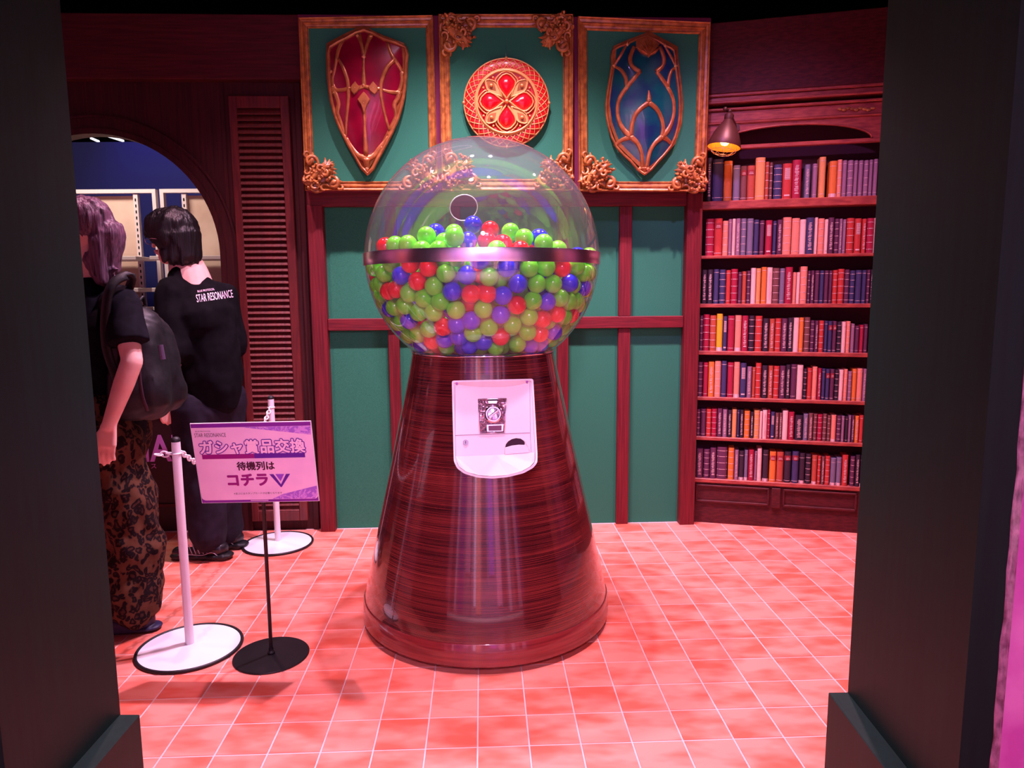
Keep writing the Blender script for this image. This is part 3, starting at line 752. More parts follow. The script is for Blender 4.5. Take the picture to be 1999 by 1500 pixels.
class Relief:
    """a domed plate with an outline traced on the wall plane, and bands laid over its surface"""
    def __init__(s, outline, base, edge, dome, centre):
        s.base, s.edge, s.dome = base, edge, dome
        s.P = [Vector(WALL.uz(x, y, base)).to_2d() for x, y in outline]
        s.c = Vector(WALL.uz(centre[0], centre[1], base)).to_2d()
        s.ang = np.array([math.atan2((p-s.c).y, (p-s.c).x) for p in s.P]); s.rad = np.array([(p-s.c).length for p in s.P])
        o = np.argsort(s.ang); s.ang = s.ang[o]; s.rad = s.rad[o]; s.P = [s.P[i] for i in o]
    def R(s, a):
        a = (a + PI) % (2*PI) - PI
        n = len(s.P)
        for i in range(n):
            p, q = s.P[i]-s.c, s.P[(i+1) % n]-s.c
            d = Vector((math.cos(a), math.sin(a))); e = q-p
            den = d.x*e.y - d.y*e.x
            if abs(den) < 1e-12: continue
            t = (p.x*e.y - p.y*e.x)/den; w = (p.x*d.y - p.y*d.x)/den
            if t > 0 and -1e-6 <= w <= 1+1e-6: return t
        return float(np.interp(a, s.ang, s.rad))
    def h(s, u, z):
        v = Vector((u, z)) - s.c
        if v.length < 1e-6: return s.base + s.edge + s.dome
        k = min(1.0, v.length/s.R(math.atan2(v.y, v.x)))
        return s.base + s.edge + s.dome*(1-k*k)
    def plate(s, name, m, parent, n=72, rings=16, back=0):
        bm = bmesh.new(); prev = None
        angs = sorted(set([round(float(a), 6) for a in s.ang] + [round(-PI + 2*PI*k/n, 6) for k in range(n)]))
        Rs = [s.R(a) for a in angs]; n = len(angs); Rm = [sum(s.R(a + q*.05) for q in range(-4, 5))/9 for a in angs]
        top = bm.verts.new(WALL.w(s.c.x, s.c.y, s.base+s.edge+s.dome)); prev = None
        for q in range(1, rings+1):
            k = q/rings
            ring = [bm.verts.new(WALL.w(s.c.x + r*k*math.cos(a), s.c.y + r*k*math.sin(a), s.base + s.edge + s.dome*(1-k*k))) for a, r in zip(angs, [ra*k**3 + rb*(1-k**3) for ra, rb in zip(Rs, Rm)])]
            for i in range(n):
                if prev is None: bm.faces.new((top, ring[i], ring[(i+1) % n]))
                else: bm.faces.new((prev[i], ring[i], ring[(i+1) % n], prev[(i+1) % n])).material_index = 1 if q == rings else 0
            prev = ring
        rim = [bm.verts.new(WALL.w(s.c.x + r*math.cos(a), s.c.y + r*math.sin(a), s.base + back)) for a, r in zip(angs, Rs)]
        for i in range(n): bm.faces.new((prev[i], rim[i], rim[(i+1) % n], prev[(i+1) % n])).material_index = 1
        bm.faces.new(rim)
        return obj(name, fix(bm), [m, M['bronze']], parent, smooth=40)
    def pt(s, x, y, lift=0):
        u, z = WALL.uz(x, y, s.base+s.edge+s.dome*.6)
        return WALL.w(u, z, s.h(u, z) + lift)
    def band(s, bm, pts, w, closed=False, n=5, flat=.6):
        P = crom([(x, y, 0) for x, y in pts], n, closed) if n > 1 else [Vector((x, y, 0)) for x, y in pts]
        W = [q*.0039 for q in (w if hasattr(w, '__len__') else [w])]
        tube(bm, [s.pt(p.x, p.y, 0) for p in P], W if len(W) > 1 else W[0], 8, N=WALL.n, flat=flat, closed=closed)
    def stud(s, x, y, parent, r=.011):
        p = s.pt(x, y, .004); bm = bmesh.new()
        vs = [bm.verts.new(p + WALL.e*a + Vector((0, 0, b))) for a, b in ((r, 0), (0, r*1.15), (-r, 0), (0, -r*1.15))]
        bs = [bm.verts.new(v.co - WALL.n*.006) for v in vs]; top = bm.verts.new(p + WALL.n*.009)
        for k in range(4): bm.faces.new((vs[k], vs[(k+1) % 4], top)); bm.faces.new((bs[k], bs[(k+1) % 4], vs[(k+1) % 4], vs[k]))
        bm.faces.new(bs)
        obj('stud', fix(bm), M['stud'], parent)
Z1 = lambda l, ox=570: [(ox + x/3.847, 10 + y/3.847) for x, y in l]
# ---- crimson shield
sh1 = thing('shield', 'tall crimson shield with bronze tracery and a pointed tip in the left gilt frame', 'shield', WP(713, 338, FD), 'shields hung in the gilt frames')
R1 = Relief(Z1([(535, 168), (690, 240), (850, 300), (857, 420), (850, 560), (835, 690), (790, 850), (720, 1000), (640, 1150), (560, 1268), (470, 1140), (390, 1000), (330, 870), (290, 730), (270, 560), (264, 400), (270, 300), (400, 230)]), FD+.012, .028, .055, (715, 195))
R1.plate('face', M['shield_red'], sh1)
bm = bmesh.new()
outl = [(535, 176), (690, 248), (842, 306), (848, 420), (841, 560), (824, 690), (780, 850), (710, 1000), (632, 1142), (560, 1255), (478, 1132), (400, 995), (340, 865), (300, 725), (280, 560), (274, 400), (280, 308), (400, 238)]
R1.band(bm, [tuple(np.array(a)*.55 + np.array(b)*.45) for a, b in zip(Z1(outl), Z1([(535, 168), (690, 240), (850, 300), (857, 420), (850, 560), (835, 690), (790, 850), (720, 1000), (640, 1150), (560, 1268), (470, 1140), (390, 1000), (330, 870), (290, 730), (270, 560), (264, 400), (270, 300), (400, 230)]))], 2.6, closed=True, n=2, flat=1.3)
bands = [([(540, 385), (541, 500), (545, 612)], [1.4, 2.0, 3.4]), ([(545, 690), (549, 900), (552, 1135)], [3.0, 1.6, 3.4]),
    ([(490, 205), (520, 290), (540, 385)], [3.6, 2.2, 2.0]), ([(588, 205), (562, 290), (540, 385)], [3.6, 2.2, 2.0]),
    ([(380, 245), (345, 330), (322, 470), (300, 560), (325, 625), (375, 640), (440, 628)], [2.6, 2.6, 2.2, 2.2, 2.6, 2.0]),
    ([(345, 400), (385, 470), (418, 560), (428, 640), (425, 740), (408, 860), (400, 975)], [1.6, 2.6, 2.6, 2.2, 1.6]),
    ([(430, 628), (480, 640), (545, 618)], [1.6, 3.2, 2.4]), ([(545, 618), (612, 636), (672, 630)], [2.4, 3.2, 1.6]),
    ([(712, 268), (735, 345), (768, 405), (800, 455), (825, 500)], [2.0, 2.4, 2.8, 2.4]),
    ([(768, 405), (715, 470), (680, 560), (668, 640), (680, 745), (705, 860), (726, 935)], [2.6, 2.8, 2.4, 2.0, 2.2]),
    ([(680, 640), (740, 650), (795, 640), (820, 560), (815, 500)], [1.6, 2.6, 2.8, 2.0]),
    ([(300, 600), (320, 650), (335, 690), (350, 740), (338, 800), (365, 880), (385, 960)], [4, 3.5, 3.0, 3.2, 2.6, 3]),
    ([(800, 640), (790, 690), (765, 740), (775, 820), (750, 900), (722, 975)], [4, 3.2, 3.0, 3.0, 3.0]),
    ([(400, 990), (440, 1060), (490, 1120), (552, 1150)], [3, 3.4, 3.6, 5]), ([(552, 1150), (610, 1120), (655, 1060), (722, 980)], [5, 3.6, 3.4, 3]),
    ([(552, 1150), (558, 1240)], [6, 2])]
for p, w in bands: R1.band(bm, Z1(p), w)
obj('tracery', bm, M['bronze'], sh1, smooth=True)
bm = bmesh.new()
for pts in ([(498, 720), (520, 690), (545, 660), (572, 690), (592, 720), (570, 760), (548, 830), (525, 760)], [(450, 620), (480, 582), (500, 612), (520, 622), (500, 655), (470, 682), (450, 655)], [(648, 622), (614, 582), (592, 612), (575, 622), (592, 655), (626, 682), (648, 655)]):
    pv = [R1.pt(*q, lift=-.004) for q in Z1(pts)]; prism(bm, pv, WALL.n*.015)
obj('boss', bevel(fix(bm), .003), M['bronze'], sh1)
for q in Z1([(490, 222), (583, 225), (540, 392), (478, 632), (543, 612), (612, 632), (545, 745), (553, 1145), (556, 1222), (312, 655), (800, 658), (822, 500), (285, 490), (390, 975), (718, 985), (668, 1062), (375, 250)]): R1.stud(*q, sh1, .0105)
# ---- teal shield
Z3 = lambda l: Z1(l, 1110)
sh2 = thing('shield', 'dark teal and blue shield with flowing bronze tracery in the right gilt frame', 'shield', WP(1261, 340, FD), 'shields hung in the gilt frames')
R2 = Relief(Z3([(597, 212), (735, 285), (808, 325), (818, 450), (840, 620), (850, 750), (840, 900), (790, 1050), (690, 1170), (580, 1275), (470, 1170), (360, 1060), (300, 900), (282, 750), (300, 600), (328, 430), (331, 320), (450, 268)]), FD+.012, .028, .055, (1260, 200))
R2.plate('face', M['shield_blue'], sh2)
bm = bmesh.new()
R2.band(bm, Z3([(597, 220), (735, 292), (800, 330), (810, 450), (832, 620), (842, 750), (831, 900), (782, 1045), (684, 1162), (580, 1263), (476, 1162), (368, 1054), (309, 897), (291, 750), (309, 602), (337, 434), (340, 326), (450, 276)]), 1.8, closed=True, n=2, flat=1.2)
for p, w in [([(440, 290), (395, 370), (350, 442)], [1.6, 2.2]), ([(732, 300), (770, 375), (812, 450)], [1.6, 2.2]),
    ([(350, 445), (395, 480), (428, 540), (437, 612)], [1.6, 2.4, 2.8, 2.6]), ([(535, 500), (485, 560), (437, 620), (385, 700), (370, 790), (385, 870), (420, 935), (468, 985)], [2.6, 3.0, 3.0, 2.6, 2.6, 3.4, 4]),
    ([(500, 300), (465, 390), (475, 455), (530, 508)], [2.6, 3.0, 2.6, 3.4]), ([(690, 300), (716, 390), (705, 455), (655, 508)], [2.6, 3.0, 2.6, 3.4]),
    ([(655, 505), (700, 565), (745, 625), (785, 710), (792, 800), (775, 880), (745, 940), (705, 985)], [2.6, 3.0, 3.0, 2.6, 2.6, 3.4, 4]),
    ([(815, 455), (775, 490), (752, 550), (745, 620)], [1.6, 2.4, 2.6]),
    ([(594, 648), (596, 690), (595, 740)], [.8, 2.6, 3.6]), ([(595, 740), (540, 780), (498, 830), (475, 900), (470, 985)], [3.4, 3.0, 2.8, 3.2]), ([(595, 740), (652, 785), (690, 850), (708, 920), (703, 985)], [3.4, 3.0, 2.8, 3.2]),
    ([(468, 985), (400, 1010), (352, 1048)], [4, 2.6, 2]), ([(705, 985), (755, 1012), (792, 1046)], [4, 2.6, 2]),
    ([(468, 985), (520, 1035), (552, 1110), (568, 1225)], [4, 3, 2.6, 3]), ([(705, 985), (650, 1035), (610, 1110), (592, 1225)], [4, 3, 2.6, 3]), ([(580, 1215), (580, 1260)], [6, 2])]:
    R2.band(bm, Z3(p), w)
obj('tracery', bm, M['bronze'], sh2, smooth=True)
bm = bmesh.new()
prism(bm, [R2.pt(*q, lift=-.002) for q in Z3([(512, 262), (600, 218), (686, 290), (640, 345), (600, 398), (560, 340), (510, 312)])], WALL.n*.016)
for k in range(7):
    a = (k-3)*.32; p0 = Z3([(600, 380)])[0]; p1 = Z3([(600 + 95*math.sin(a), 375 - 150*math.cos(a)*(1-.12*abs(k-3)))])[0]
    R2.band(bm, [p0, ((p0[0]+p1[0])/2 + (k-3)*.6, (p0[1]+p1[1])/2), p1], [1.2, 2.6, 1.2], flat=2.6)
obj('leaf_boss', fix(bm), M['bronze'], sh2)
for q in Z3([(655, 275), (600, 357), (350, 440), (810, 450), (437, 622), (745, 630), (595, 718), (466, 990), (705, 990), (545, 1222), (603, 1224), (450, 280), (735, 297), (600, 235)]): R2.stud(*q, sh2, .0105)
# ---- round medallion
md = thing('medallion', 'round red medallion with gold lattice rim and four-petalled flower in the centre frame', 'medallion', WP(989, 278, FD))
MC = WALL.uz(840+770/5.173, 10+985/5.173, FD+.04); MR = 398/5.173*.00287
def mpt(r, a, d): return WALL.w(MC[0] + r*MR*math.cos(a), MC[1] + r*MR*math.sin(a), FD + .012 + d)
def mring(bm, r, w, d, flat=.7): tube(bm, [mpt(r, 2*PI*k/72, d) for k in range(72)], w, 6, N=WALL.n, flat=flat, closed=True)
bm = bmesh.new(); prof = [(0, .036), (.66, .036), (.70, .040), (.86, .036), (.97, .026), (1.0, .018), (1.0, 0)]
rings = [[bm.verts.new(mpt(r, 2*PI*k/72, d)) for k in range(72)] if r else [bm.verts.new(mpt(0, 0, d))] for r, d in prof]
for a, b in zip(rings, rings[1:]):
    for k in range(72):
        bm.faces.new((a[0], b[k], b[(k+1) % 72]) if len(a) == 1 else (a[k], b[k], b[(k+1) % 72], a[(k+1) % 72]))
obj('disc', fix(bm), M['med_red'], md, smooth=40)
bm = bmesh.new(); mring(bm, .985, .0045, .022); mring(bm, .70, .006, .043, 1.0); mring(bm, .735, .003, .041)
for s in (-1, 1):
    for q in range(34):
        a0_ = 2*PI*q/34
        tube(bm, [mpt(.74 + .235*t, a0_ + s*.30*t, float(np.interp(.74+.235*t, [.7, .86, .97], [.041, .037, .027]))) for t in np.linspace(0, 1, 5)], .0024, 4, N=WALL.n, flat=1.0)
obj('lattice_rim', bm, M['med_gold'], md, smooth=True)
def teardrop(a, r0, r1, w, n=20, point=.06):
    """closed outline of a petal pointing outwards at angle a"""
    out = []
    for k in range(n):
        t = 2*PI*k/n
        s = (1-math.cos(t))/2            # 0 at the root, 1 at the tip
        rr = r0 + (r1-r0)*s + point*max(0, s-.93)/.07
        ww = w*math.sin(t)*(s**.75)
        out.append((rr, ww))
    return [(r*math.cos(a) - q*math.sin(a), r*math.sin(a) + q*math.cos(a)) for r, q in out]
def mxy(p, d): return WALL.w(MC[0] + p[0]*MR, MC[1] + p[1]*MR, FD + .012 + d)
gold = bmesh.new()
for k in range(4):
    a = PI/2*k
    o = teardrop(a, .06, .56, .30)
    bm = bmesh.new(); c_ = bm.verts.new(mxy((.36*math.cos(a), .36*math.sin(a)), .056)); vs = [bm.verts.new(mxy(p, .044)) for p in o]; lo = [bm.verts.new(mxy(p, .034)) for p in o]
    for i in range(len(o)): j = (i+1) % len(o); bm.faces.new((c_, vs[i], vs[j])); bm.faces.new((vs[i], lo[i], lo[j], vs[j]))
    obj('petal', fix(bm), M['petal'], md, smooth=True)
    tube(gold, [mxy(p, .046) for p in o], .0042, 6, N=WALL.n, flat=1.3, closed=True)
    tube(gold, [mxy(p, .042) for p in teardrop(a, .04, .62, .37)], .0036, 6, N=WALL.n, flat=1.1, closed=True)
    a += PI/4
    o = teardrop(a, .12, .62, .19); bm = bmesh.new()
    prism(bm, [mxy(p, .036) for p in o], WALL.n*.010); 
    obj('teardrop', bevel(fix(bm), .0015), M['med_gold'], md)
    o2 = teardrop(a, .34, .57, .12); bm = bmesh.new(); prism(bm, [mxy(p, .046) for p in o2], WALL.n*.0012)
    obj('teardrop_inset', fix(bm), M['bronze'], md)
    tube(gold, [mxy(p, .048) for p in teardrop(a, .15, .61, .185)], .003, 6, N=WALL.n, flat=1.2, closed=True)
    for rr, aa in ((.50, a), ): 
        ball(gold, mpt(rr, aa, .052), .0085, 8, 6)
    for da in (-.26, .26): ball(gold, mpt(.62, a+da, .042), .006, 7, 5)
ball(gold, mpt(0, 0, .056), .010, 8, 6)
for a in (0, PI/2, PI, -PI/2): ball(gold, mpt(.995, a, .024), .008, 7, 5)
obj('gold_beading', gold, M['med_gold'], md, smooth=True)
# fine hanging wire above the medallion
bm = bmesh.new(); tube(bm, [mpt(1.0, PI/2, .01), mpt(1.35, PI/2, .0)], .0006, 4)
obj('hanging_wire', bm, M['steel'], md)

# ================================================================== WALL LAMP
LP = BK.px(1413, 288, .12)
lamp = thing('wall_lamp', 'old bell-shaped wall lamp with glowing yellow bulb and wire cage above the bookcase', 'lamp', LP)
M['lamp_out'] = mat('aged_lamp_brown', rgb(84, 46, 42), .45, metal=.3)
M['lamp_in'] = mat('lamp_inner_enamel', rgb(250, 180, 60), .5)
M['bulb'] = mat('glowing_bulb', (1, .8, .4, 1), emit=(1, .62, .18, 1), estr=7)
tilt = Matrix.Rotation(math.radians(-6), 4, Vector(BK.e)) @ Matrix.Rotation(math.radians(-8), 4, Vector(BK.n))
def lampbm(prof, seg=32):
    bm = bmesh.new(); lathe(bm, prof, (0, 0, 0), seg)
    bmesh.ops.transform(bm, matrix=Matrix.Translation(LP) @ tilt, verts=bm.verts); return bm
s_ = .0027*.94
prof = [(x*s_, y*s_) for x, y in ((33, 0), (33.5, 3), (31, 14), (26, 28), (18, 42), (11, 52), (8.5, 56), (9.5, 60), (9.5, 66), (6, 70), (0.01, 71))]
obj('lamp_shade', lampbm(prof), M['lamp_out'], lamp, smooth=35)
obj('shade_lining', lampbm([(x*s_, y*s_) for x, y in ((32.9, 0.2), (30, 13), (25, 27), (17, 40), (10, 50), (0.01, 51))]), M['lamp_in'], lamp, smooth=True)
obj('bulb', lampbm([(x*s_, y*s_) for x, y in ((0.01, 3), (6, 5), (9.5, 11), (9.5, 17), (6, 26), (4, 36), (0.01, 38))], 16), M['bulb'], lamp, smooth=True)
bm = bmesh.new()
for k in range(10):
    a = 2*PI*k/10
    tube(bm, [Vector((r*s_*math.cos(a), r*s_*math.sin(a), z*s_)) for r, z in ((27, 1), (26, -6), (19, -13), (8, -16))], .0011, 5)
tube(bm, [Vector((8*s_*math.cos(2*PI*k/20), 8*s_*math.sin(2*PI*k/20), -16*s_)) for k in range(20)], .0012, 5, closed=True)
tube(bm, [Vector((25*s_*math.cos(2*PI*k/30), 25*s_*math.sin(2*PI*k/30), -8*s_)) for k in range(30)], .0012, 5, closed=True)
bmesh.ops.transform(bm, matrix=Matrix.Translation(LP) @ tilt, verts=bm.verts)
obj('wire_cage', bm, M['steel'], lamp, smooth=True)
bm = bmesh.new(); top = LP + tilt.to_3x3() @ Vector((0, 0, 70*s_))
tube(bm, crom([top, top + Vector((0, 0, .012)), BK.px(1416, 213, .115), BK.px(1424, 222, .07), BK.px(1434, 240, .03), BK.px(1436, 252, .004)], 5), .0065, 8)
ball(bm, BK.px(1416, 213, .115), .012, 8, 6); ball(bm, top + Vector((0, 0, .01)), .012, 8, 6)
obj('bracket_arm', bm, M['lamp_out'], lamp, smooth=True)
bm = bmesh.new(); p_ = BK.px(1436, 250, 0); tube(bm, [p_, p_ + BK.n*.008], .022, 16)
obj('wall_plate', bm, M['lamp_out'], lamp, smooth=35)
d = bpy.data.lights.new('lamp_glow', 'POINT'); d.energy = 2.2; d.color = (1, .6, .25); d.shadow_soft_size = .02
lo_ = bpy.data.objects.new('lamp_glow', d); COL.objects.link(lo_); lo_.location = LP + Vector((0, 0, .035))

# ================================================================== BOOKS
COVER = {'navy': (rgb(62, 58, 100), 'navy blue'), 'grey': (rgb(120, 110, 135), 'slate grey'), 'brown': (rgb(120, 72, 72), 'dull brown'), 'tan': (rgb(225, 155, 95), 'tan'),
    'orange': (rgb(225, 125, 55), 'orange'), 'red': (rgb(190, 60, 55), 'red'), 'crimson': (rgb(165, 30, 62), 'crimson'), 'mauve': (rgb(150, 110, 135), 'mauve'), 'dark': (rgb(52, 36, 52), 'blackish'),
    'cream': (rgb(242, 200, 190), 'cream'), 'plum': (rgb(95, 48, 78), 'plum'), 'salmon': (rgb(230, 145, 120), 'salmon pink'), 'yellow': (rgb(240, 180, 40), 'bright yellow'), 'rust': (rgb(180, 80, 60), 'rust brown')}
BM = {k: textured(mat('cover_'+k, v[0], .5, spec=.4), c1=tuple(x*.85 for x in v[0][:3])+(1,), c2=v[0], scale=(1, 1, .3), tscale=40, random_shift=True) for k, v in COVER.items()}
M['gilt'] = mat('pale_gilt_print', rgb(225, 190, 190), .4)
M['label_red'] = mat('spine_label', rgb(150, 40, 50), .5)
def book_mesh(kind):
    """unit book: width 1 (x), spine towards -y, height 1; raised bands and printed lettering bars on the spine"""
    bm = bmesh.new(); n = 6; D = .085
    def spine(x): return -.010*math.sqrt(max(0, 1-(2*x)**2))
    xs = [-.5 + k/n for k in range(n+1)]
    lo = [bm.verts.new((x, spine(x), 0)) for x in xs] + [bm.verts.new((.5, D, 0)), bm.verts.new((-.5, D, 0))]
    hi = [bm.verts.new((x, spine(x), 1)) for x in xs] + [bm.verts.new((.5, D, 1)), bm.verts.new((-.5, D, 1))]
    N_ = len(lo)
    for k in range(N_): bm.faces.new((lo[k], lo[(k+1) % N_], hi[(k+1) % N_], hi[k]))
    bm.faces.new(lo[::-1]); bm.faces.new(hi)
    def bar(z0, z1, mi, x0=-.5, x1=.5, lift=.0012):
        ks = [x0 + (x1-x0)*k/4 for k in range(5)]
        a = [bm.verts.new((x, spine(x)-lift, z0)) for x in ks]; b = [bm.verts.new((x, spine(x)-lift, z1)) for x in ks]
        for k in range(4): bm.faces.new((a[k], a[k+1], b[k+1], b[k])).material_index = mi
    rnd = random.Random(kind*11+3)
    if kind == 0: 
        for z in (.08, .9): bar(z, z+.012, 1)
    elif kind == 1:
        for z in (.1, .3, .5, .7, .88): bar(z, z+.014, 1)
    elif kind == 2:
        z = .12
        while z < .86:
            x0 = rnd.uniform(-.28, -.1); x1 = rnd.uniform(.1, .28); h = rnd.uniform(.010, .024)
            bar(z, z+h, 1, x0, x1); z += h + rnd.uniform(.012, .03)
    elif kind == 3:
        bar(.72, .88, 2); bar(.76, .775, 1, -.3, .3, .002); bar(.80, .812, 1, -.25, .25, .002); bar(.06, .075, 1)
    elif kind == 4:
        bar(0.0, .10, 1); bar(.85, .86, 1)
    elif kind == 5:
        z = .55
        while z < .86:
            bar(z, z+.016, 1, -.3, .3); z += .03
        bar(.08, .12, 1, -.3, .3)
    fixn = bm
    me = bpy.data.meshes.new('book_%d' % kind); 
    bm.normal_update(); bm.to_mesh(me); bm.free()
    me.materials.append(BM['red']); me.materials.append(M['gilt']); me.materials.append(M['label_red'])
    return me
BMESH = [book_mesh(k) for k in range(6)]
rndb = random.Random(5)
ebz = math.atan2(BK.e.y, BK.e.x)
def put_book(x0, x1, ytop, shelf, colour, kind, lab):
    zt = SHELVES[shelf][0]; xm = (x0+x1)/2
    zpx = BK.uz(xm, ytop, -.018)[1]
    u0 = BK.uz(x0, ytop+40, -.018)[0]; u1 = BK.uz(x1, ytop+40, -.018)[0]
    h = max(.05, zpx - zt)
    o = bpy.data.objects.new('book', BMESH[kind]); COL.objects.link(o)
    p = BK.w((u0+u1)/2, zt, -.018 - rndb.uniform(0, .004)); o.location = p
    o.rotation_euler = (0, 0, ebz); o.scale = (max(.006, (u1-u0)*.965), 1, h)
    o.material_slots[0].link = 'OBJECT'; o.material_slots[0].material = BM[colour]
    o['label'] = lab; o['category'] = 'book'; o['group'] = 'books on the %s shelf from the top of the bookcase' % ORD[shelf+1]
    return o
code = {'K': 'dark', 'N': 'navy', 'G': 'grey', 'B': 'brown', 'T': 'tan', 'O': 'orange', 'R': 'red', 'C': 'crimson', 'M': 'mauve', 'W': 'cream', 'P': 'plum', 'S': 'salmon', 'Y': 'yellow', 'U': 'rust'}
def zb5(l, sh):      # from the enlargement of the upper half
    return [(1340 + a/3.333, 1340 + b/3.333, 170 + y/3.333, c, k) for a, b, y, c, k in l]
def zb6(l, sh):
    return [(1340 + a/3.26, 1340 + b/3.26, 600 + y/3.26, c, k) for a, b, y, c, k in l]
S1 = zb5([(132, 166, 462, 'K', 2), (170, 240, 470, 'N', 0), (243, 298, 482, 'O', 0), (302, 348, 510, 'G', 0), (350, 392, 515, 'B', 3), (394, 445, 512, 'U', 3), (448, 510, 460, 'T', 0), (511, 536, 488, 'U', 1), (538, 560, 492, 'B', 1), (566, 620, 505, 'N', 1), (624, 685, 498, 'R', 5), (688, 746, 475, 'C', 2), (768, 804, 505, 'G', 2), (818, 850, 500, 'M', 0), (862, 905, 456, 'T', 0), (928, 978, 482, 'O', 4), (980, 1010, 474, 'S', 1), (1012, 1042, 478, 'M', 0), (1046, 1084, 478, 'M', 1), (1087, 1113, 478, 'M', 0), (1117, 1148, 478, 'M', 0), (1151, 1182, 478, 'M', 1), (1186, 1210, 474, 'M', 0), (1214, 1242, 470, 'M', 0)], 0)
S2 = zb5([(125, 178, 858, 'C', 1), (180, 232, 856, 'R', 3), (234, 270, 872, 'S', 1), (272, 294, 860, 'M', 0), (296, 318, 858, 'W', 2), (320, 350, 856, 'M', 2), (353, 388, 856, 'G', 1), (392, 434, 856, 'G', 0), (437, 470, 864, 'N', 0), (474, 505, 868, 'P', 0), (512, 556, 868, 'C', 5), (560, 584, 872, 'N', 0), (588, 622, 864, 'P', 2), (626, 680, 848, 'S', 1), (684, 734, 854, 'S', 0), (736, 776, 862, 'W', 0), (778, 828, 850, 'N', 2), (832, 852, 850, 'W', 0), (855, 894, 856, 'S', 1), (896, 920, 862, 'W', 0), (922, 958, 850, 'P', 2), (962, 990, 858, 'P', 1), (992, 1012, 858, 'M', 2), (1014, 1036, 862, 'M', 0), (1040, 1088, 854, 'R', 1), (1092, 1136, 856, 'R', 5), (1140, 1168, 858, 'R', 2), (1172, 1216, 854, 'C', 1), (1219, 1240, 852, 'W', 0)], 1)
S3 = zb5([(100, 134, 1190, 'K', 2), (137, 172, 1188, 'K', 2), (176, 210, 1186, 'N', 0), (214, 254, 1188, 'N', 1), (256, 286, 1192, 'R', 0), (289, 332, 1184, 'C', 1), (335, 358, 1204, 'P', 0), (360, 388, 1200, 'U', 0), (391, 414, 1196, 'P', 1), (418, 450, 1178, 'W', 4), (452, 482, 1180, 'T', 0), (486, 520, 1172, 'O', 0), (522, 558, 1174, 'W', 2), (560, 602, 1178, 'B', 1), (605, 638, 1180, 'G', 0), (641, 688, 1172, 'C', 2), (690, 712, 1206, 'S', 0), (714, 736, 1206, 'W', 0), (740, 784, 1168, 'S', 1), (787, 804, 1196, 'P', 1), (807, 830, 1194, 'P', 2), (834, 862, 1194, 'P', 0), (865, 892, 1194, 'N', 0), (895, 922, 1194, 'P', 0), (925, 946, 1194, 'P', 0), (949, 980, 1192, 'R', 1), (984, 1024, 1184, 'R', 1), (1027, 1058, 1188, 'P', 1), (1061, 1094, 1194, 'N', 1), (1098, 1136, 1192, 'N', 0), (1140, 1168, 1192, 'N', 0), (1171, 1190, 1190, 'P', 1), (1193, 1212, 1188, 'K', 2)], 2)
S4 = zb6([(84, 104, 54, 'P', 1), (106, 146, 46, 'C', 1), (149, 188, 52, 'U', 1), (191, 230, 42, 'Y', 4), (232, 258, 58, 'N', 5), (262, 304, 54, 'C', 0), (308, 348, 52, 'S', 4), (351, 392, 54, 'C', 2), (396, 432, 54, 'K', 1), (436, 480, 56, 'R', 1), (484, 524, 72, 'K', 2), (527, 560, 74, 'U', 2), (563, 600, 72, 'R', 1), (603, 640, 72, 'P', 2), (643, 676, 68, 'K', 2), (680, 714, 68, 'W', 4), (716, 744, 66, 'O', 0), (748, 784, 64, 'B', 1), (787, 812, 84, 'P', 1), (815, 838, 86, 'P', 2), (841, 872, 86, 'R', 1), (875, 896, 88, 'N', 0), (899, 924, 90, 'N', 3), (927, 953, 90, 'P', 3), (956, 982, 94, 'K', 1), (985, 1012, 94, 'W', 4), (1015, 1040, 90, 'S', 1), (1043, 1066, 106, 'M', 0), (1069, 1096, 120, 'P', 0), (1099, 1124, 114, 'C', 0), (1127, 1150, 110, 'P', 0)], 3)
S5 = zb6([(72, 102, 350, 'P', 1), (105, 136, 352, 'C', 0), (139, 176, 348, 'O', 2), (179, 218, 344, 'S', 1), (221, 256, 342, 'N', 0), (260, 298, 352, 'C', 0), (301, 338, 350, 'S', 4), (341, 380, 356, 'N', 5), (384, 414, 380, 'M', 2), (417, 437, 384, 'U', 0), (439, 474, 356, 'R', 1), (478, 516, 372, 'K', 2), (519, 550, 374, 'U', 2), (553, 588, 376, 'R', 1), (591, 628, 374, 'P', 2), (631, 660, 366, 'K', 2), (663, 698, 364, 'P', 0), (701, 740, 370, 'W', 0), (743, 764, 392, 'K', 1), (767, 796, 388, 'R', 0), (799, 830, 380, 'S', 0), (833, 856, 390, 'C', 2), (859, 880, 392, 'N', 0), (883, 908, 396, 'N', 3), (911, 938, 396, 'P', 3), (941, 966, 400, 'K', 1), (969, 996, 400, 'W', 4), (999, 1022, 396, 'S', 1), (1025, 1049, 410, 'M', 1), (1052, 1080, 394, 'O', 0), (1083, 1118, 392, 'S', 0), (1121, 1142, 394, 'M', 2)], 4)
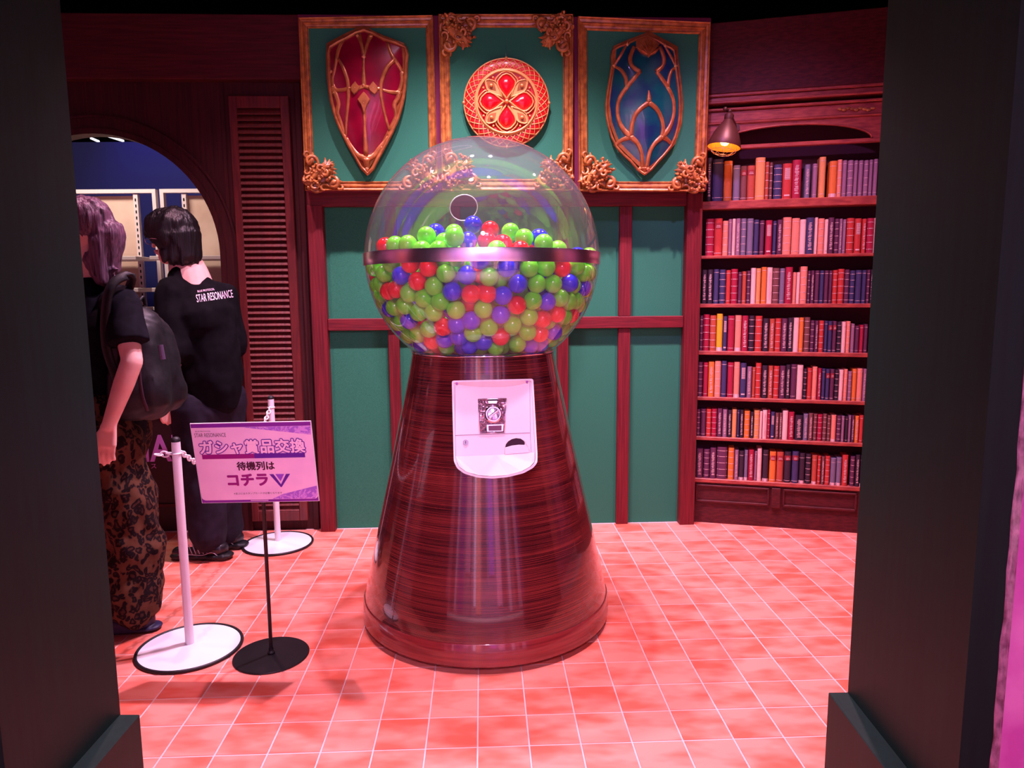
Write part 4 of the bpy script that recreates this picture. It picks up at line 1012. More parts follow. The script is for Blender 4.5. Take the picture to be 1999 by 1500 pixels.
S6 = zb6([(62, 86, 650, 'P', 1), (89, 122, 648, 'P', 0), (125, 156, 650, 'R', 1), (159, 192, 648, 'C', 1), (195, 226, 646, 'P', 2), (229, 258, 652, 'M', 2), (261, 286, 656, 'K', 2), (289, 318, 652, 'T', 0), (321, 336, 655, 'N', 0), (338, 362, 655, 'K', 2), (366, 402, 662, 'O', 1), (405, 424, 668, 'K', 2), (428, 462, 658, 'T', 1), (464, 480, 664, 'W', 4), (482, 512, 656, 'W', 2), (514, 530, 654, 'C', 1), (533, 560, 668, 'N', 5), (563, 586, 674, 'B', 2), (588, 606, 674, 'B', 2), (609, 644, 660, 'W', 0), (647, 684, 668, 'C', 2), (688, 738, 690, 'K', 2), (742, 772, 680, 'G', 2), (775, 802, 676, 'B', 2), (805, 828, 680, 'B', 1), (831, 862, 684, 'C', 1), (865, 890, 680, 'B', 1), (893, 914, 690, 'B', 1), (918, 950, 688, 'S', 4), (953, 980, 692, 'P', 1), (983, 1002, 694, 'M', 0), (1005, 1024, 696, 'K', 0), (1027, 1044, 690, 'M', 0), (1047, 1066, 690, 'P', 2), (1069, 1094, 694, 'O', 2), (1097, 1122, 690, 'R', 0)], 5)
S7 = zb6([(62, 104, 900, 'P', 2), (108, 146, 905, 'P', 1), (149, 188, 895, 'P', 2), (192, 258, 890, 'P', 1), (264, 302, 896, 'O', 1), (305, 330, 910, 'M', 2), (333, 364, 915, 'K', 4), (367, 390, 910, 'G', 4), (393, 428, 908, 'C', 2), (431, 446, 918, 'M', 0), (448, 478, 900, 'W', 1), (484, 520, 908, 'K', 4), (526, 568, 920, 'O', 3), (572, 616, 922, 'U', 3), (620, 664, 920, 'K', 3), (670, 712, 918, 'N', 3), (716, 752, 930, 'K', 4), (756, 790, 935, 'K', 1), (796, 828, 944, 'U', 4), (831, 852, 948, 'R', 1), (855, 876, 952, 'B', 2), (879, 910, 950, 'R', 1), (913, 948, 962, 'G', 4), (951, 984, 958, 'G', 4), (988, 1026, 942, 'R', 2), (1040, 1068, 950, 'P', 1), (1072, 1100, 940, 'K', 2), (1103, 1130, 945, 'K', 4)], 6)
for si, S in enumerate((S1, S2, S3, S4, S5, S6, S7)):
    top = min(b[2] for b in S)
    for q, (x0, x1, yt, c, k) in enumerate(S):
        wd = 'thick' if x1-x0 > 13 else ('thin' if x1-x0 < 7.5 else '')
        pr = {0: 'plain', 1: 'banded', 2: 'lettered', 3: 'red-labelled', 4: 'pale-footed', 5: 'titled'}[k]
        lab = ' '.join(('%s %s %s book, %s from the left on the %s shelf from the top' % (wd, pr, COVER[code[c]][1], ordinal(q+1), ORD[si+1])).split())
        put_book(x0, x1, yt, si, code[c], k, lab)

# ================================================================== CAPSULE MACHINE
MX, MY = -.1150, 2.8816
GC = Vector((MX+.0015, MY, 1.4727)); GR = .460
mc = thing('capsule_machine', 'giant round capsule vending machine with clear globe on a glossy rosewood cone', 'vending machine', (MX, MY, 0))
prof = [(.489, .085), (.4985, .10), (.476, .228), (.438, .397), (.388, .62), (.3455, .812), (.300, 1.02), (.287, 1.094), (.287, 1.102), (.262, 1.104), (.262, 1.10), (.01, 1.10)]
bm = bmesh.new(); lathe(bm, [(.40, .095), (.503, .100), (.5015, .112)] + prof[2:], (MX, MY, 0), 128)
# keep a crisp joint over the plinth band
obj('cone_body', fix(bm), M['cone'], mc, smooth=30)
bm = bmesh.new(); lathe(bm, [(.40, .024), (.508, .024), (.5115, .030), (.5065, .106), (.5045, .109), (.497, .109), (.40, .108)], (MX, MY, 0), 128)
obj('base_band', fix(bm), textured(mat('rosewood_band', rgb(120, 40, 42), .22, coat=1.0), c1=rgb(104, 30, 34), c2=rgb(136, 48, 48), scale=(1, 1, 30), tscale=3), mc, smooth=30)
bm = bmesh.new()
for k in range(4):
    a = PI/4 + PI/2*k; c = (MX + .34*math.cos(a), MY + .34*math.sin(a))
    tube(bm, [(c[0], c[1], 0), (c[0], c[1], .03)], .03, 14)
obj('foot', bm, M['rubber'], mc, smooth=35)
bm = bmesh.new(); tube(bm, [(MX + .2845*math.cos(2*PI*k/96), MY + .2845*math.sin(2*PI*k/96), 1.107) for k in range(96)], .0045, 8, closed=True)
obj('globe_seat_ring', bm, M['chrome'], mc, smooth=True)
# clear globe with a round hole in the rear
holep = None
rd = ray(905, 405).normalized(); oc = EYEV - GC; b_ = oc.dot(rd); hit = -b_ + math.sqrt(b_*b_ - (oc.dot(oc) - GR*GR)); hdir = (EYEV + rd*hit - GC).normalized()
HA = .062/GR
bm = bmesh.new(); bmesh.ops.create_uvsphere(bm, u_segments=160, v_segments=110, radius=GR)
rot = Vector((0, 0, 1)).rotation_difference(hdir).to_matrix()
# sphere poles sit on the hole axis, so the hole is a ring of the mesh
kill = [v for v in bm.verts if v.co.z > GR*math.cos(HA*.97)]
bmesh.ops.delete(bm, geom=kill, context='VERTS')
bmesh.ops.transform(bm, matrix=Matrix.Translation(GC) @ rot.to_4x4(), verts=bm.verts)
geom = list(bm.verts) + list(bm.edges) + list(bm.faces)
bmesh.ops.bisect_plane(bm, geom=geom, plane_co=(0, 0, 1.1045), plane_no=(0, 0, 1), clear_inner=True)
obj('globe', bm, M['acrylic'], mc, smooth=True)
x_ = hdir.orthogonal().normalized(); y_ = hdir.cross(x_)
bm = bmesh.new(); tube(bm, [GC + hdir*(GR*math.cos(HA)) + (x_*math.cos(2*PI*k/48) + y_*math.sin(2*PI*k/48))*(GR*math.sin(HA)) for k in range(48)], .0022, 6, closed=True)
obj('hole_rim', bm, M['white'], mc, smooth=True)
zb = 1.4665
bm = bmesh.new(); lathe(bm, [(GR-.0005, zb-.0235), (GR+.004, zb-.0235), (GR+.0045, zb-.022), (GR+.0045, zb+.022), (GR+.004, zb+.0235), (GR-.0005, zb+.0235)], (GC.x, GC.y, 0), 160)
obj('steel_band', fix(bm), M['steel'], mc, smooth=30)
# ---- front panel: a plane lying on the cone
AZ = math.radians(3.5)
hd = Vector((math.sin(AZ), -math.cos(AZ), 0)); zc_ = .78; rc_ = .352
slope = (.438-.300)/(1.02-.397)
fn = (hd + Vector((0, 0, slope))).normalized(); fu = (Vector((0, 0, 1)) - fn*fn.z).normalized(); fe = Vector((math.cos(AZ), math.sin(AZ), 0))
FP = Plane(Vector((MX, MY, zc_)) + hd*rc_, fe, fn, fu)
Z7 = lambda x, y: (860 + x/5.36, 680 + y/5.357)
def fpt(x, y, d): return FP.px(*Z7(x, y), d)
def roundc(pts, r=18, n=4):
    out = []; N_ = len(pts)
    for i in range(N_):
        p0, p1, p2 = Vector(pts[i-1]), Vector(pts[i]), Vector(pts[(i+1) % N_])
        a = p1 + (p0-p1).normalized()*min(r, (p0-p1).length*.45); b = p1 + (p2-p1).normalized()*min(r, (p2-p1).length*.45)
        for k in range(n+1):
            t = k/n; out.append(tuple((1-t)**2*a + 2*t*(1-t)*p1 + t*t*b))
    return out
body = [(118, 342), (968, 322), (1008, 1090), (1003, 1195), (960, 1250), (860, 1305), (700, 1345), (540, 1360), (390, 1350), (250, 1310), (175, 1255), (140, 1180)]
bo = roundc(body, 24, 3)
pan = thing  # front panel is a part with its own pieces below it
bm = bmesh.new(); D0 = .050
prism(bm, [fpt(x, y, D0) for x, y in bo], -fn*.085)
fpnl = obj('front_panel', bevel(fix(bm), .0025), M['white'], mc)
# raised rim all the way round, deeper at the foot where it forms the tray lip
cx_, cy_ = 560, 820
bm = bmesh.new(); n = len(bo)
def rimd(y): return D0 + .010 + .028*max(0, min(1, (y-980)/220))
inn = [((x-cx_)*.955+cx_, (y-cy_)*.962+cy_) for x, y in bo]
def world_uv(x, y): u, z = FP.uz(*Z7(x, y), D0); return u, z
O2 = [world_uv(x, y) for x, y in bo]; I2 = [world_uv(x, y) for x, y in inn]
oT = [bm.verts.new(FP.w(u, z, rimd(p[1])-.001)) for (u, z), p in zip(O2, bo)]; oB = [bm.verts.new(FP.w(u, z, D0-.004)) for u, z in O2]
iT = [bm.verts.new(FP.w(u, z, rimd(p[1]))) for (u, z), p in zip(I2, inn)]; iB = [bm.verts.new(FP.w(u, z, D0-.004)) for u, z in I2]
for i in range(n):
    j = (i+1) % n
    for A_, B_ in ((oB, oT), (oT, iT), (iT, iB), (iB, oB)): bm.faces.new((A_[i], A_[j], B_[j], B_[i]))
obj('rim', fix(bm), M['white'], fpnl, smooth=40)
# tray floor: slopes outward from the panel to the lip, facing up
tr = [(158, 1133), (560, 1118), (985, 1090)]; lip = [(975, 1185), (930, 1235), (840, 1285), (700, 1322), (540, 1335), (395, 1325), (270, 1290), (195, 1235), (165, 1175)]
bm = bmesh.new(); tv = [bm.verts.new(FP.w(*world_uv(x, y), D0+.001)) for x, y in tr]
lv = [bm.verts.new(FP.w(*world_uv(x, y), rimd(y)-.006)) for x, y in lip]
f = bm.faces.new(tv + lv)
bmesh.ops.triangulate(bm, faces=[f])
obj('tray', fix(bm), M['white'], fpnl)
# fascia line, concave top bevel, screws, lock, outlet
bm = bmesh.new(); tube(bm, [fpt(x, y, D0+.0006) for x, y in ((152, 912), (500, 900), (935, 885))], .0009, 5)
tube(bm, [fpt(x, y, D0+.0006) for x, y in ((150, 380), (152, 900), (158, 1130))], .0007, 5); tube(bm, [fpt(x, y, D0+.0006) for x, y in ((935, 340), (940, 900), (948, 1090))], .0007, 5)
obj('seam', bm, mat('seam_grey', rgb(150, 120, 150), .6), fpnl)
bm = bmesh.new(); arc_ = [(140, 372), (260, 392), (400, 405), (540, 408), (680, 403), (820, 385), (940, 350)]
vs1 = [bm.verts.new(fpt(x, y, D0+.001)) for x, y in arc_]; vs0 = [bm.verts.new(fpt(140 + (x-140), 352 - (x-140)*.024, D0+.009)) for x, y in arc_]
for i in range(len(arc_)-1): bm.faces.new((vs0[i], vs0[i+1], vs1[i+1], vs1[i]))
obj('top_bevel', fix(bm), M['white'], fpnl, smooth=True)
def disc(bm, x, y, r, d0, d1, seg=20):
    p = fpt(x, y, D0); tube(bm, [p + fn*d0, p + fn*d1], r, seg)
for x, y in ((170, 372), (904, 354)):
    bm = bmesh.new(); disc(bm, x, y, .0042, .0, .0115, 12); obj('screw', bm, mat('screw_violet', rgb(120, 60, 120), .4, metal=.6), fpnl)
bm = bmesh.new(); disc(bm, 263, 985, .0105, 0, .003); disc(bm, 263, 985, .0068, 0, .0055)
lk = obj('lock', bm, M['chrome'], fpnl, smooth=35)
bm = bmesh.new(); p = fpt(263, 985, D0); bevel(fix(bm), 0) if False else hexa(bm, [p + fe*a + fu*b + fn*c for a, b, c in ((-.001, -.005, .005), (.001, -.005, .005), (.001, .005, .005), (-.001, .005, .005), (-.001, -.005, .0062), (.001, -.005, .0062), (.001, .005, .0062), (-.001, .005, .0062))])
obj('keyhole', fix(bm), M['dark'], fpnl)
# outlet: dark half round hole with a pale flap below
bm = bmesh.new(); ho = [(672, 1040), (680, 1005), (705, 972), (745, 948), (790, 938), (835, 944), (870, 966), (882, 992), (878, 1012), (820, 1010), (750, 1018), (700, 1032)]
prism(bm, [fpt(x, y, D0+.0004) for x, y in ho], fn*.0012)
obj('outlet_hole', fix(bm), mat('outlet_dark', rgb(48, 8, 42), .8), fpnl)
bm = bmesh.new(); fl = [(672, 1112), (672, 1042), (700, 1033), (750, 1019), (820, 1011), (880, 1013), (915, 1040), (930, 1090), (800, 1102)]
prism(bm, [fpt(x, y, D0+.0006) for x, y in fl], fn*.003)
obj('outlet_flap', bevel(fix(bm), .0012), M['white'], fpnl)
bm = bmesh.new(); tube(bm, [fpt(x, y, D0+.001) for x, y in [(670, 1112), (672, 1040), (680, 1005), (705, 972), (745, 948), (790, 938), (840, 944), (885, 975), (915, 1030), (932, 1090)]], .0016, 6)
obj('outlet_edge', bm, M['white'], fpnl, smooth=True)
# coin mechanism
bm = bmesh.new(); mp_ = [(392, 535), (690, 527), (668, 882), (412, 890)]
prism(bm, [fpt(x, y, D0+.0003) for x, y in mp_], fn*.003)
mech = obj('coin_mechanism', bevel(fix(bm), .001), M['mech'], fpnl)
bm = bmesh.new()
for a, b in (((392, 535), (690, 527)), ((690, 527), (668, 882)), ((668, 882), (412, 890)), ((412, 890), (392, 535))): tube(bm, [fpt(*a, D0+.004), fpt(*b, D0+.004)], .0022, 6)
obj('bezel', bm, M['steel'], mech, smooth=True)
bm = bmesh.new(); prism(bm, [fpt(x, y, D0+.0035) for x, y in ((490, 530), (602, 528), (588, 580), (500, 582))], fn*.006); obj('coin_slot_block', bevel(fix(bm), .001), M['steel'], mech)
bm = bmesh.new(); prism(bm, [fpt(x, y, D0+.0096) for x, y in ((492, 536), (600, 534), (598, 550), (496, 552))], fn*.0006); obj('coin_slot', fix(bm), M['dark'], mech)
def local_lathe(prof, x, y, seg=32):
    bm = bmesh.new(); lathe(bm, prof, (0, 0, 0), seg)
    bmesh.ops.transform(bm, matrix=frame_matrix(fpt(x, y, D0), fe, fu, fn), verts=bm.verts); return fix(bm)
obj('dial', local_lathe([(.031, .003), (.031, .007), (.027, .010), (.0265, .007), (.022, .007), (.020, .012), (.006, .014), (.001, .014)], 552, 690), M['chrome'], mech, smooth=35)
c = fpt(552, 690, D0); ca = math.radians(35)
d1 = fe*math.cos(ca) + fu*math.sin(ca); d2 = fn.cross(d1)
bm = bmesh.new(); hexa(bm, [c + d1*a + d2*b + fn*z for a, b, z in ((-.024, -.0055, .010), (.024, -.0055, .010), (.024, .0055, .010), (-.024, .0055, .010), (-.021, -.0028, .030), (.021, -.0028, .030), (.021, .0028, .030), (-.021, .0028, .030))])
obj('turn_handle', bevel(fix(bm), .0012), M['chrome'], mech)
bm = bmesh.new(); prism(bm, [fpt(x, y, D0+.003) for x, y in ((480, 800), (660, 795), (656, 872), (484, 876))], fn*.003); obj('reject_cup', bevel(fix(bm), .001), M['steel'], mech)
bm = bmesh.new(); prism(bm, [fpt(x, y, D0+.006) for x, y in ((500, 812), (640, 808), (638, 862), (503, 865))], fn*.0005); obj('cup_opening', fix(bm), mat('cup_dark', rgb(90, 50, 70), .3, metal=.5), mech)

# ================================================================== BALLS
BR = .0335
F1 = lambda l: [(700 + x/6.52, 470 + y/6.52, c) for x, y, c in l]
F2 = lambda l: [(930 + x/6.52, 470 + y/6.52, c) for x, y, c in l]
F3 = lambda l: [(730 + x/4.76, 340 + y/4.76, c) for x, y, c in l]
front = F1([(330, 430, 'G'), (205, 470, 'G'), (520, 450, 'B'), (460, 640, 'R'), (680, 320, 'R'), (900, 320, 'R'), (790, 545, 'R'), (1110, 430, 'G'), (1400, 430, 'B'), (655, 690, 'G'), (985, 640, 'G'), (1225, 660, 'B'), (1490, 690, 'R'), (455, 830, 'G'), (290, 820, 'G'), (215, 655, 'G'), (765, 910, 'G'), (975, 870, 'G'), (1215, 900, 'G'), (640, 1000, 'B'), (505, 1050, 'G'), (910, 1100, 'G'), (1115, 1080, 'R'), (1395, 1040, 'B'), (1560, 895, 'G'), (625, 1190, 'G'), (500, 1200, 'B'), (780, 1210, 'G'), (960, 1290, 'R'), (1120, 1255, 'B'), (1310, 1225, 'B'), (1330, 1400, 'B'), (1540, 1420, 'G'), (1040, 1410, 'R'), (720, 1350, 'G'), (330, 620, 'G'), (1560, 290, 'B'), (400, 970, 'G'), (250, 330, 'G'), (430, 300, 'G'), (1180, 250, 'G')])
front += F2([(165, 480, 'G'), (350, 360, 'B'), (500, 570, 'B'), (655, 400, 'G'), (880, 350, 'G'), (1080, 350, 'R'), (740, 620, 'G'), (975, 545, 'G'), (1190, 540, 'B'), (1360, 430, 'G'), (1465, 490, 'G'), (1330, 650, 'B'), (1260, 340, 'G'), (265, 705, 'B'), (510, 815, 'R'), (850, 780, 'B'), (1045, 750, 'G'), (1205, 770, 'G'), (305, 940, 'B'), (660, 940, 'G'), (155, 1100, 'G'), (440, 1080, 'G'), (830, 1000, 'R'), (1040, 950, 'R'), (1200, 940, 'R'), (995, 1150, 'B'), (620, 1165, 'G'), (820, 1180, 'R'), (295, 1230, 'R'), (520, 1310, 'G'), (70, 1270, 'B'), (870, 1340, 'R'), (700, 1330, 'B'), (300, 1420, 'G'), (1150, 1090, 'G'), (1350, 850, 'G'), (1445, 670, 'G'), (1100, 1230, 'G'), (1270, 1020, 'G')])
topb = F3([(110, 650, 'G', ), (320, 655, 'G'), (440, 645, 'G'), (580, 545, 'B'), (740, 550, 'G'), (612, 650, 'G'), (920, 470, 'B'), (890, 625, 'B'), (1080, 520, 'R'), (1060, 630, 'R'), (1190, 660, 'R'), (1268, 540, 'G'), (1350, 680, 'R'), (1395, 640, 'G'), (1518, 600, 'B'), (1665, 660, 'G'), (1740, 680, 'G')])
rng = np.random.default_rng(3)
fixed = []; cols = []
RI = GR - BR - .004
for x, y, c in front:
    rd = ray(x, y).normalized(); oc = EYEV - GC; b_ = oc.dot(rd); q = b_*b_ - (oc.dot(oc) - RI*RI)
    if q < 0:
        p = EYEV + rd*(-b_); p = GC + (p-GC).normalized()*RI
    else: p = EYEV + rd*(-b_ - math.sqrt(q))
    fixed.append(p); cols.append(c)
for x, y, c in topb:
    yy = 2.52 + max(0, (478-y))*.0055
    if c == 'B' and y < 445: yy = 2.74
    p = at_depth(x, y, yy)
    if (p-GC).length > RI: p = GC + (p-GC).normalized()*RI
    fixed.append(p); cols.append(c)
NF = len(fixed); NT = 760
X = np.zeros((NT, 3)); X[:NF] = [tuple(p) for p in fixed]
gc = np.array(GC)
def mound(P):
    r = np.hypot(P[:, 0]-gc[0], P[:, 1]-gc[1]); return gc[2] + .015 + .075*np.exp(-(r/.22)**2) 
k = NF
while k < NT:
    p = gc + rng.uniform(-RI, RI, 3)
    if np.linalg.norm(p-gc) < RI and p[2] > 1.104+BR and p[2] < mound(p[None])[0]: X[k] = p; k += 1
home = X[:NF].copy()
w = np.ones(NT); w[:NF] = .12
for it in range(170):
    D = X[:, None, :] - X[None, :, :]
    d2 = (D**2).sum(-1); np.fill_diagonal(d2, 9)
    ii, jj = np.where((d2 < (2*BR)**2))
    d = np.sqrt(d2[ii, jj]) + 1e-9; ov = (2*BR - d)
    wi, wj = w[ii], w[jj]
    push = (D[ii, jj]/d[:, None]) * (ov*wi/(wi+wj))[:, None]
    dx = np.zeros_like(X); np.add.at(dx, ii, push); cnt = np.bincount(ii, minlength=NT); 
    X += dx * (.9/np.maximum(1, cnt*.45))[:, None]
    if it < 120: X[:NF] += (home - X[:NF])*.15
    X[NF:, 2] -= .0006 * (it < 130)
    v = X - gc; r = np.linalg.norm(v, axis=1); m_ = r > RI; X[m_] = gc + v[m_]/r[m_, None]*RI
    X[:, 2] = np.maximum(X[:, 2], 1.106 + BR)
# how much of each ball is seen, from the camera and from a step to either side
def visible(eye):
    e = np.array(eye); C = X - e; dist = np.linalg.norm(C, axis=1)
    az = np.arctan2(C[:, 0], C[:, 1]); el = np.arcsin(C[:, 2]/dist); ra = BR/dist
    S = 1/1500.; a0, e0 = az.min()-.02, el.min()-.02
    W_, H_ = int((az.max()-a0+.02)/S)+1, int((el.max()-e0+.02)/S)+1
    idb = -np.ones((H_, W_), int)
    for i in np.argsort(-dist):
        cx, cy, rr = (az[i]-a0)/S, (el[i]-e0)/S, ra[i]/S
        y0, y1, x0, x1 = int(cy-rr), int(cy+rr)+2, int(cx-rr), int(cx+rr)+2
        yy, xx = np.mgrid[y0:y1, x0:x1]; m = (yy-cy)**2 + (xx-cx)**2 < rr*rr
        idb[y0:y1, x0:x1][m] = i
    return np.bincount(idb[idb >= 0], minlength=NT)
vis = visible((0, 0, EYE)); others = visible((-1.2, .3, EYE)) + visible((1.2, .3, EYE)) + visible((0, .5, 2.2)) + visible((MX, 5.5, 1.5))
names = {'G': 'green', 'B': 'blue', 'R': 'red'}
bmat = {'G': M['green_ball'], 'B': M['blue_ball'], 'R': M['red_ball']}
def ball_mesh(m):
    bm = bmesh.new(); bmesh.ops.create_uvsphere(bm, u_segments=24, v_segments=15, radius=BR)
    for v in bm.verts:          # a faint seam groove round the middle of the capsule
        if abs(v.co.z) < BR*.05: v.co *= .985
    for z, a in ((.35, 0), (.35, 2.1), (.6, 1.0)):
        r = BR*math.sqrt(1-z*z); c = Vector((r*math.cos(a), r*math.sin(a), BR*z)); nn = c.normalized(); xx = nn.orthogonal().normalized(); yy = nn.cross(xx)
        vs = [bm.verts.new(c*1.003 + (xx*math.cos(q) + yy*math.sin(q))*.0011) for q in np.linspace(0, 2*PI, 7)[:-1]]
        bm.faces.new(vs).material_index = 1
    me = bpy.data.meshes.new('ball'); bm.normal_update(); bm.to_mesh(me); bm.free(); me.materials.append(m); me.materials.append(M['hole'])
    for p in me.polygons: p.use_smooth = True
    return me
bmesh_ = {c: ball_mesh(bmat[c]) for c in 'GBR'}
cols += list(rng.choice(list('GGGGGGGBBR'), NT-NF))
order = [i for i in np.argsort(-vis) if vis[i] >= 6][:300]
frontset = [i for i in order if vis[i] >= 180]
# rows by height for the labels
def rowof(i):
    return int((proj(X[i])[1] - 434)//22)
rowidx = {}
for i in sorted(order, key=lambda i: proj(X[i])[0]):
    key = (rowof(i), vis[i] >= 180); rowidx.setdefault(key, []).append(i)
for (row, frontq), L in rowidx.items():
    for q, i in enumerate(L):
        c = cols[i]
        o = bpy.data.objects.new('capsule_ball', bmesh_[c]); COL.objects.link(o); o.location = X[i]
        o.rotation_euler = tuple(rng.uniform(-1.2, 1.2, 3) + np.array([0, 0, rng.uniform(0, 6)])); o['category'] = 'ball'
        o['group'] = '%s balls in the clear globe' % names[c]
        if frontq:
            where = ('%s row below the steel band' % ORD[row-2]) if row > 2 else ['topmost row of the heap', 'second row of the heap above the band', 'row just above the steel band'][max(0, row)]
            side = ('%s from left' % ordinal(q+1)) if q < len(L)/2 else ('%s from right' % ordinal(len(L)-q))
            o['label'] = 'glossy %s ball, %s in the %s' % (names[c], side, where)
        else:
            where = ('%s row below the band' % ORD[row-2]) if row > 2 else ['topmost row', 'second row above the band', 'row just above the band'][max(0, row)]
            side = ('%s from left' % ordinal(q+1)) if q < len(L)/2 else ('%s from right' % ordinal(len(L)-q))
            o['label'] = 'half-hidden %s ball, %s of those in the %s' % (names[c], side, where)
chosen = set(int(i) for i in order)
fill = [i for i in range(NT) if i not in chosen and (others[i] > 25 or vis[i] > 0 or np.linalg.norm(X[i]-gc) > GR-.13)]
bm = bmesh.new()
for i in fill:
    res = bmesh.ops.create_icosphere(bm, subdivisions=2, radius=BR, matrix=Matrix.Translation(X[i]))
    mi = 'GBR'.index(cols[i])
    for v in res['verts']:
        for f in v.link_faces: f.material_index = mi
tag(obj('capsule_ball_heap', bm, [M['green_ball'], M['blue_ball'], M['red_ball']], smooth=True), 'mixed green, blue and red balls heaped behind the front ones in the globe', 'balls', kind='stuff')

# ================================================================== STANDS, CHAIN, SIGN
def chain_post(name, label, base, top, r=.185):
    t = thing(name, label, 'stanchion', (base[0], base[1], 0), 'white chain posts')
    bm = bmesh.new(); lathe(bm, [(.01, .001), (r-.006, .001), (r-.004, .008), (r*.5, .013), (.05, .019), (.01, .022)], (base[0], base[1], 0), 72)
    obj('base_plate', fix(bm), M['whitemetal'], t, smooth=30)
    bm = bmesh.new(); tube(bm, [(base[0] + r*math.cos(2*PI*k/72), base[1] + r*math.sin(2*PI*k/72), .0065) for k in range(72)], .0065, 8, closed=True)
    obj('rubber_rim', bm, M['rubber'], t, smooth=True)
    bm = bmesh.new(); tube(bm, [(base[0], base[1], .012), (base[0], base[1], top)], .0158, 28)
    obj('pole', bm, M['whitemetal'], t, smooth=35)
    bm = bmesh.new(); lathe(bm, [(.0162, 0), (.0165, .006), (.015, .012), (.010, .017), (.001, .019)], (base[0], base[1], top-.001), 24)
    obj('cap', bm, M['rubber'], t, smooth=True)
    bm = bmesh.new(); tube(bm, [(base[0] + .0172*math.cos(2*PI*k/20), base[1] + .0172*math.sin(2*PI*k/20), top-.045) for k in range(20)], .003, 6, closed=True)
    obj('chain_ring', bm, M['whitemetal'], t, smooth=True)
b1 = (-1.235, 2.575); t1 = at_depth(343, 862, b1[1]).z
b2 = (-1.262, 3.70); t2 = at_depth(529, 779, b2[1]).z
chain_post('chain_post', 'white chain post with round black-rimmed base in the left foreground', b1, t1, .186)
chain_post('chain_post', 'white chain post with round black-rimmed base by the louvred shutter', b2, t2, .178)
ch = thing('plastic_chain', 'white plastic link chain running from the front post to the rear post', 'chain', (b1[0], b1[1], t1-.045))
def link_bm(L=.030, Wd=.017, r=.0032):
    bm = bmesh.new(); pts = []
    for k in range(20):
        a = 2*PI*k/20; pts.append((L/2*math.cos(a), Wd/2*math.sin(a)*1.15, 0))
    tube(bm, pts, r, 6, closed=True); return bm
l0 = obj('link', link_bm(), M['whitemetal'], ch, smooth=True, loc=(0, 0, 0))
pa = Vector((b1[0]+.012, b1[1]+.016, t1-.045)); pb = Vector((b2[0], b2[1]-.016, t2-.045))
pts = []; n = 400
for k in range(n+1):
    s = k/n; p = pa.lerp(pb, s); p.z -= .17*4*s*(1-s); p.x += .0; pts.append(p)
acc = 0; nxt = 0; first = True; q = 0
for a, b in zip(pts, pts[1:]):
    acc += (b-a).length
    if acc >= nxt:
        nxt += .0235; d = (b-a).normalized()
        m = frame_matrix(a, d, d.cross(Vector((1, .2, 0))).normalized(), Vector((0, 0, 1))); 
        y = (Vector((0, 0, 1)) if q % 2 else Vector((1, 0, 0))); y = (y - d*y.dot(d)).normalized(); z = d.cross(y)
        rot = frame_matrix((0, 0, 0), d, y, z).to_euler()
        if first: l0.location = a - wloc(ch); l0.rotation_euler = rot; first = False
        else: copyobj(l0, loc=a - wloc(ch), rot=rot)
        q += 1
for k in range(3):
    o = copyobj(l0, loc=Vector((b1[0]-.022-.022*k, b1[1], t1-.046-.002*k)) - wloc(ch), rot=(PI/2*(k % 2), .15, 0))

# sign on its black stand
sgM = None
def Rxyz(a, b, c): return Matrix.Rotation(c, 3, 'Z') @ Matrix.Rotation(b, 3, 'Y') @ Matrix.Rotation(a, 3, 'X')
sc_ = Vector((-.89591, 2.43606, .75652)); sR = Rxyz(.12982, -.01954, -.02599)
sxv, szv, snv = sR @ Vector((1, 0, 0)), sR @ Vector((0, 0, 1)), sR @ Vector((0, -1, 0))
st = thing('sign_stand', 'slim black pole sign stand with round black base carrying the purple notice', 'stand', (-.905, 2.515, 0))
bm = bmesh.new(); lathe(bm, [(.01, .001), (.136, .001), (.137, .004), (.135, .0065), (.02, .009), (.001, .009)], (-.905, 2.515, 0), 64)
obj('base_plate', fix(bm), M['black'], st, smooth=30)
bm = bmesh.new(); lathe(bm, [(.014, .008), (.014, .016), (.009, .022), (.0085, .03)], (-.905, 2.515, 0), 20); obj('collar', bm, M['black'], st, smooth=30)
up = sc_ - snv*.008 - szv*.10
bm = bmesh.new(); tube(bm, [Vector((-.905, 2.515, .008)), Vector((up.x-.005, 2.50, up.z-.06)), up], .0068, 14); obj('pole', bm, M['black'], st, smooth=35)
bm = bmesh.new(); hexa(bm, [sc_ + sxv*a + szv*b - snv*c for a, b, c in ((-.03, -.11, .004), (.03, -.11, .004), (.03, .05, .004), (-.03, .05, .004), (-.03, -.11, .009), (.03, -.11, .009), (.03, .05, .009), (-.03, .05, .009))])
obj('sign_bracket', fix(bm), M['black'], st)
sg = thing('notice_sign', 'tilted purple and pink Japanese notice board on the slim black stand', 'sign', sc_ - szv*.1485)
SWd, SHt = .42, .297
def sp(x, y, d=0): return sc_ + sxv*((x-.5)*SWd) + szv*((.5-y)*SHt) + snv*d       # x, y run 0..1 from the top left
M['sign_bg'] = textured(mat('sign_pale_lilac', rgb(240, 190, 228), .45), c1=rgb(238, 204, 236), c2=rgb(248, 216, 242), tscale=10)
M['sign_purple'] = mat('sign_purple', rgb(128, 40, 160), .45); M['sign_violet'] = textured(mat('sign_violet_pattern', rgb(190, 140, 230), .45), c1=rgb(165, 110, 220), c2=rgb(212, 160, 236), tscale=45, lo=.45, hi=.55, dist=2)
M['sign_dark'] = mat('sign_dark_print', rgb(70, 20, 50), .45); M['sign_magenta'] = mat('sign_magenta_print', rgb(150, 20, 130), .45); M['sign_white'] = mat('sign_white_print', rgb(252, 222, 244), .45)
M['sign_indigo'] = mat('sign_indigo', rgb(96, 30, 160), .45)
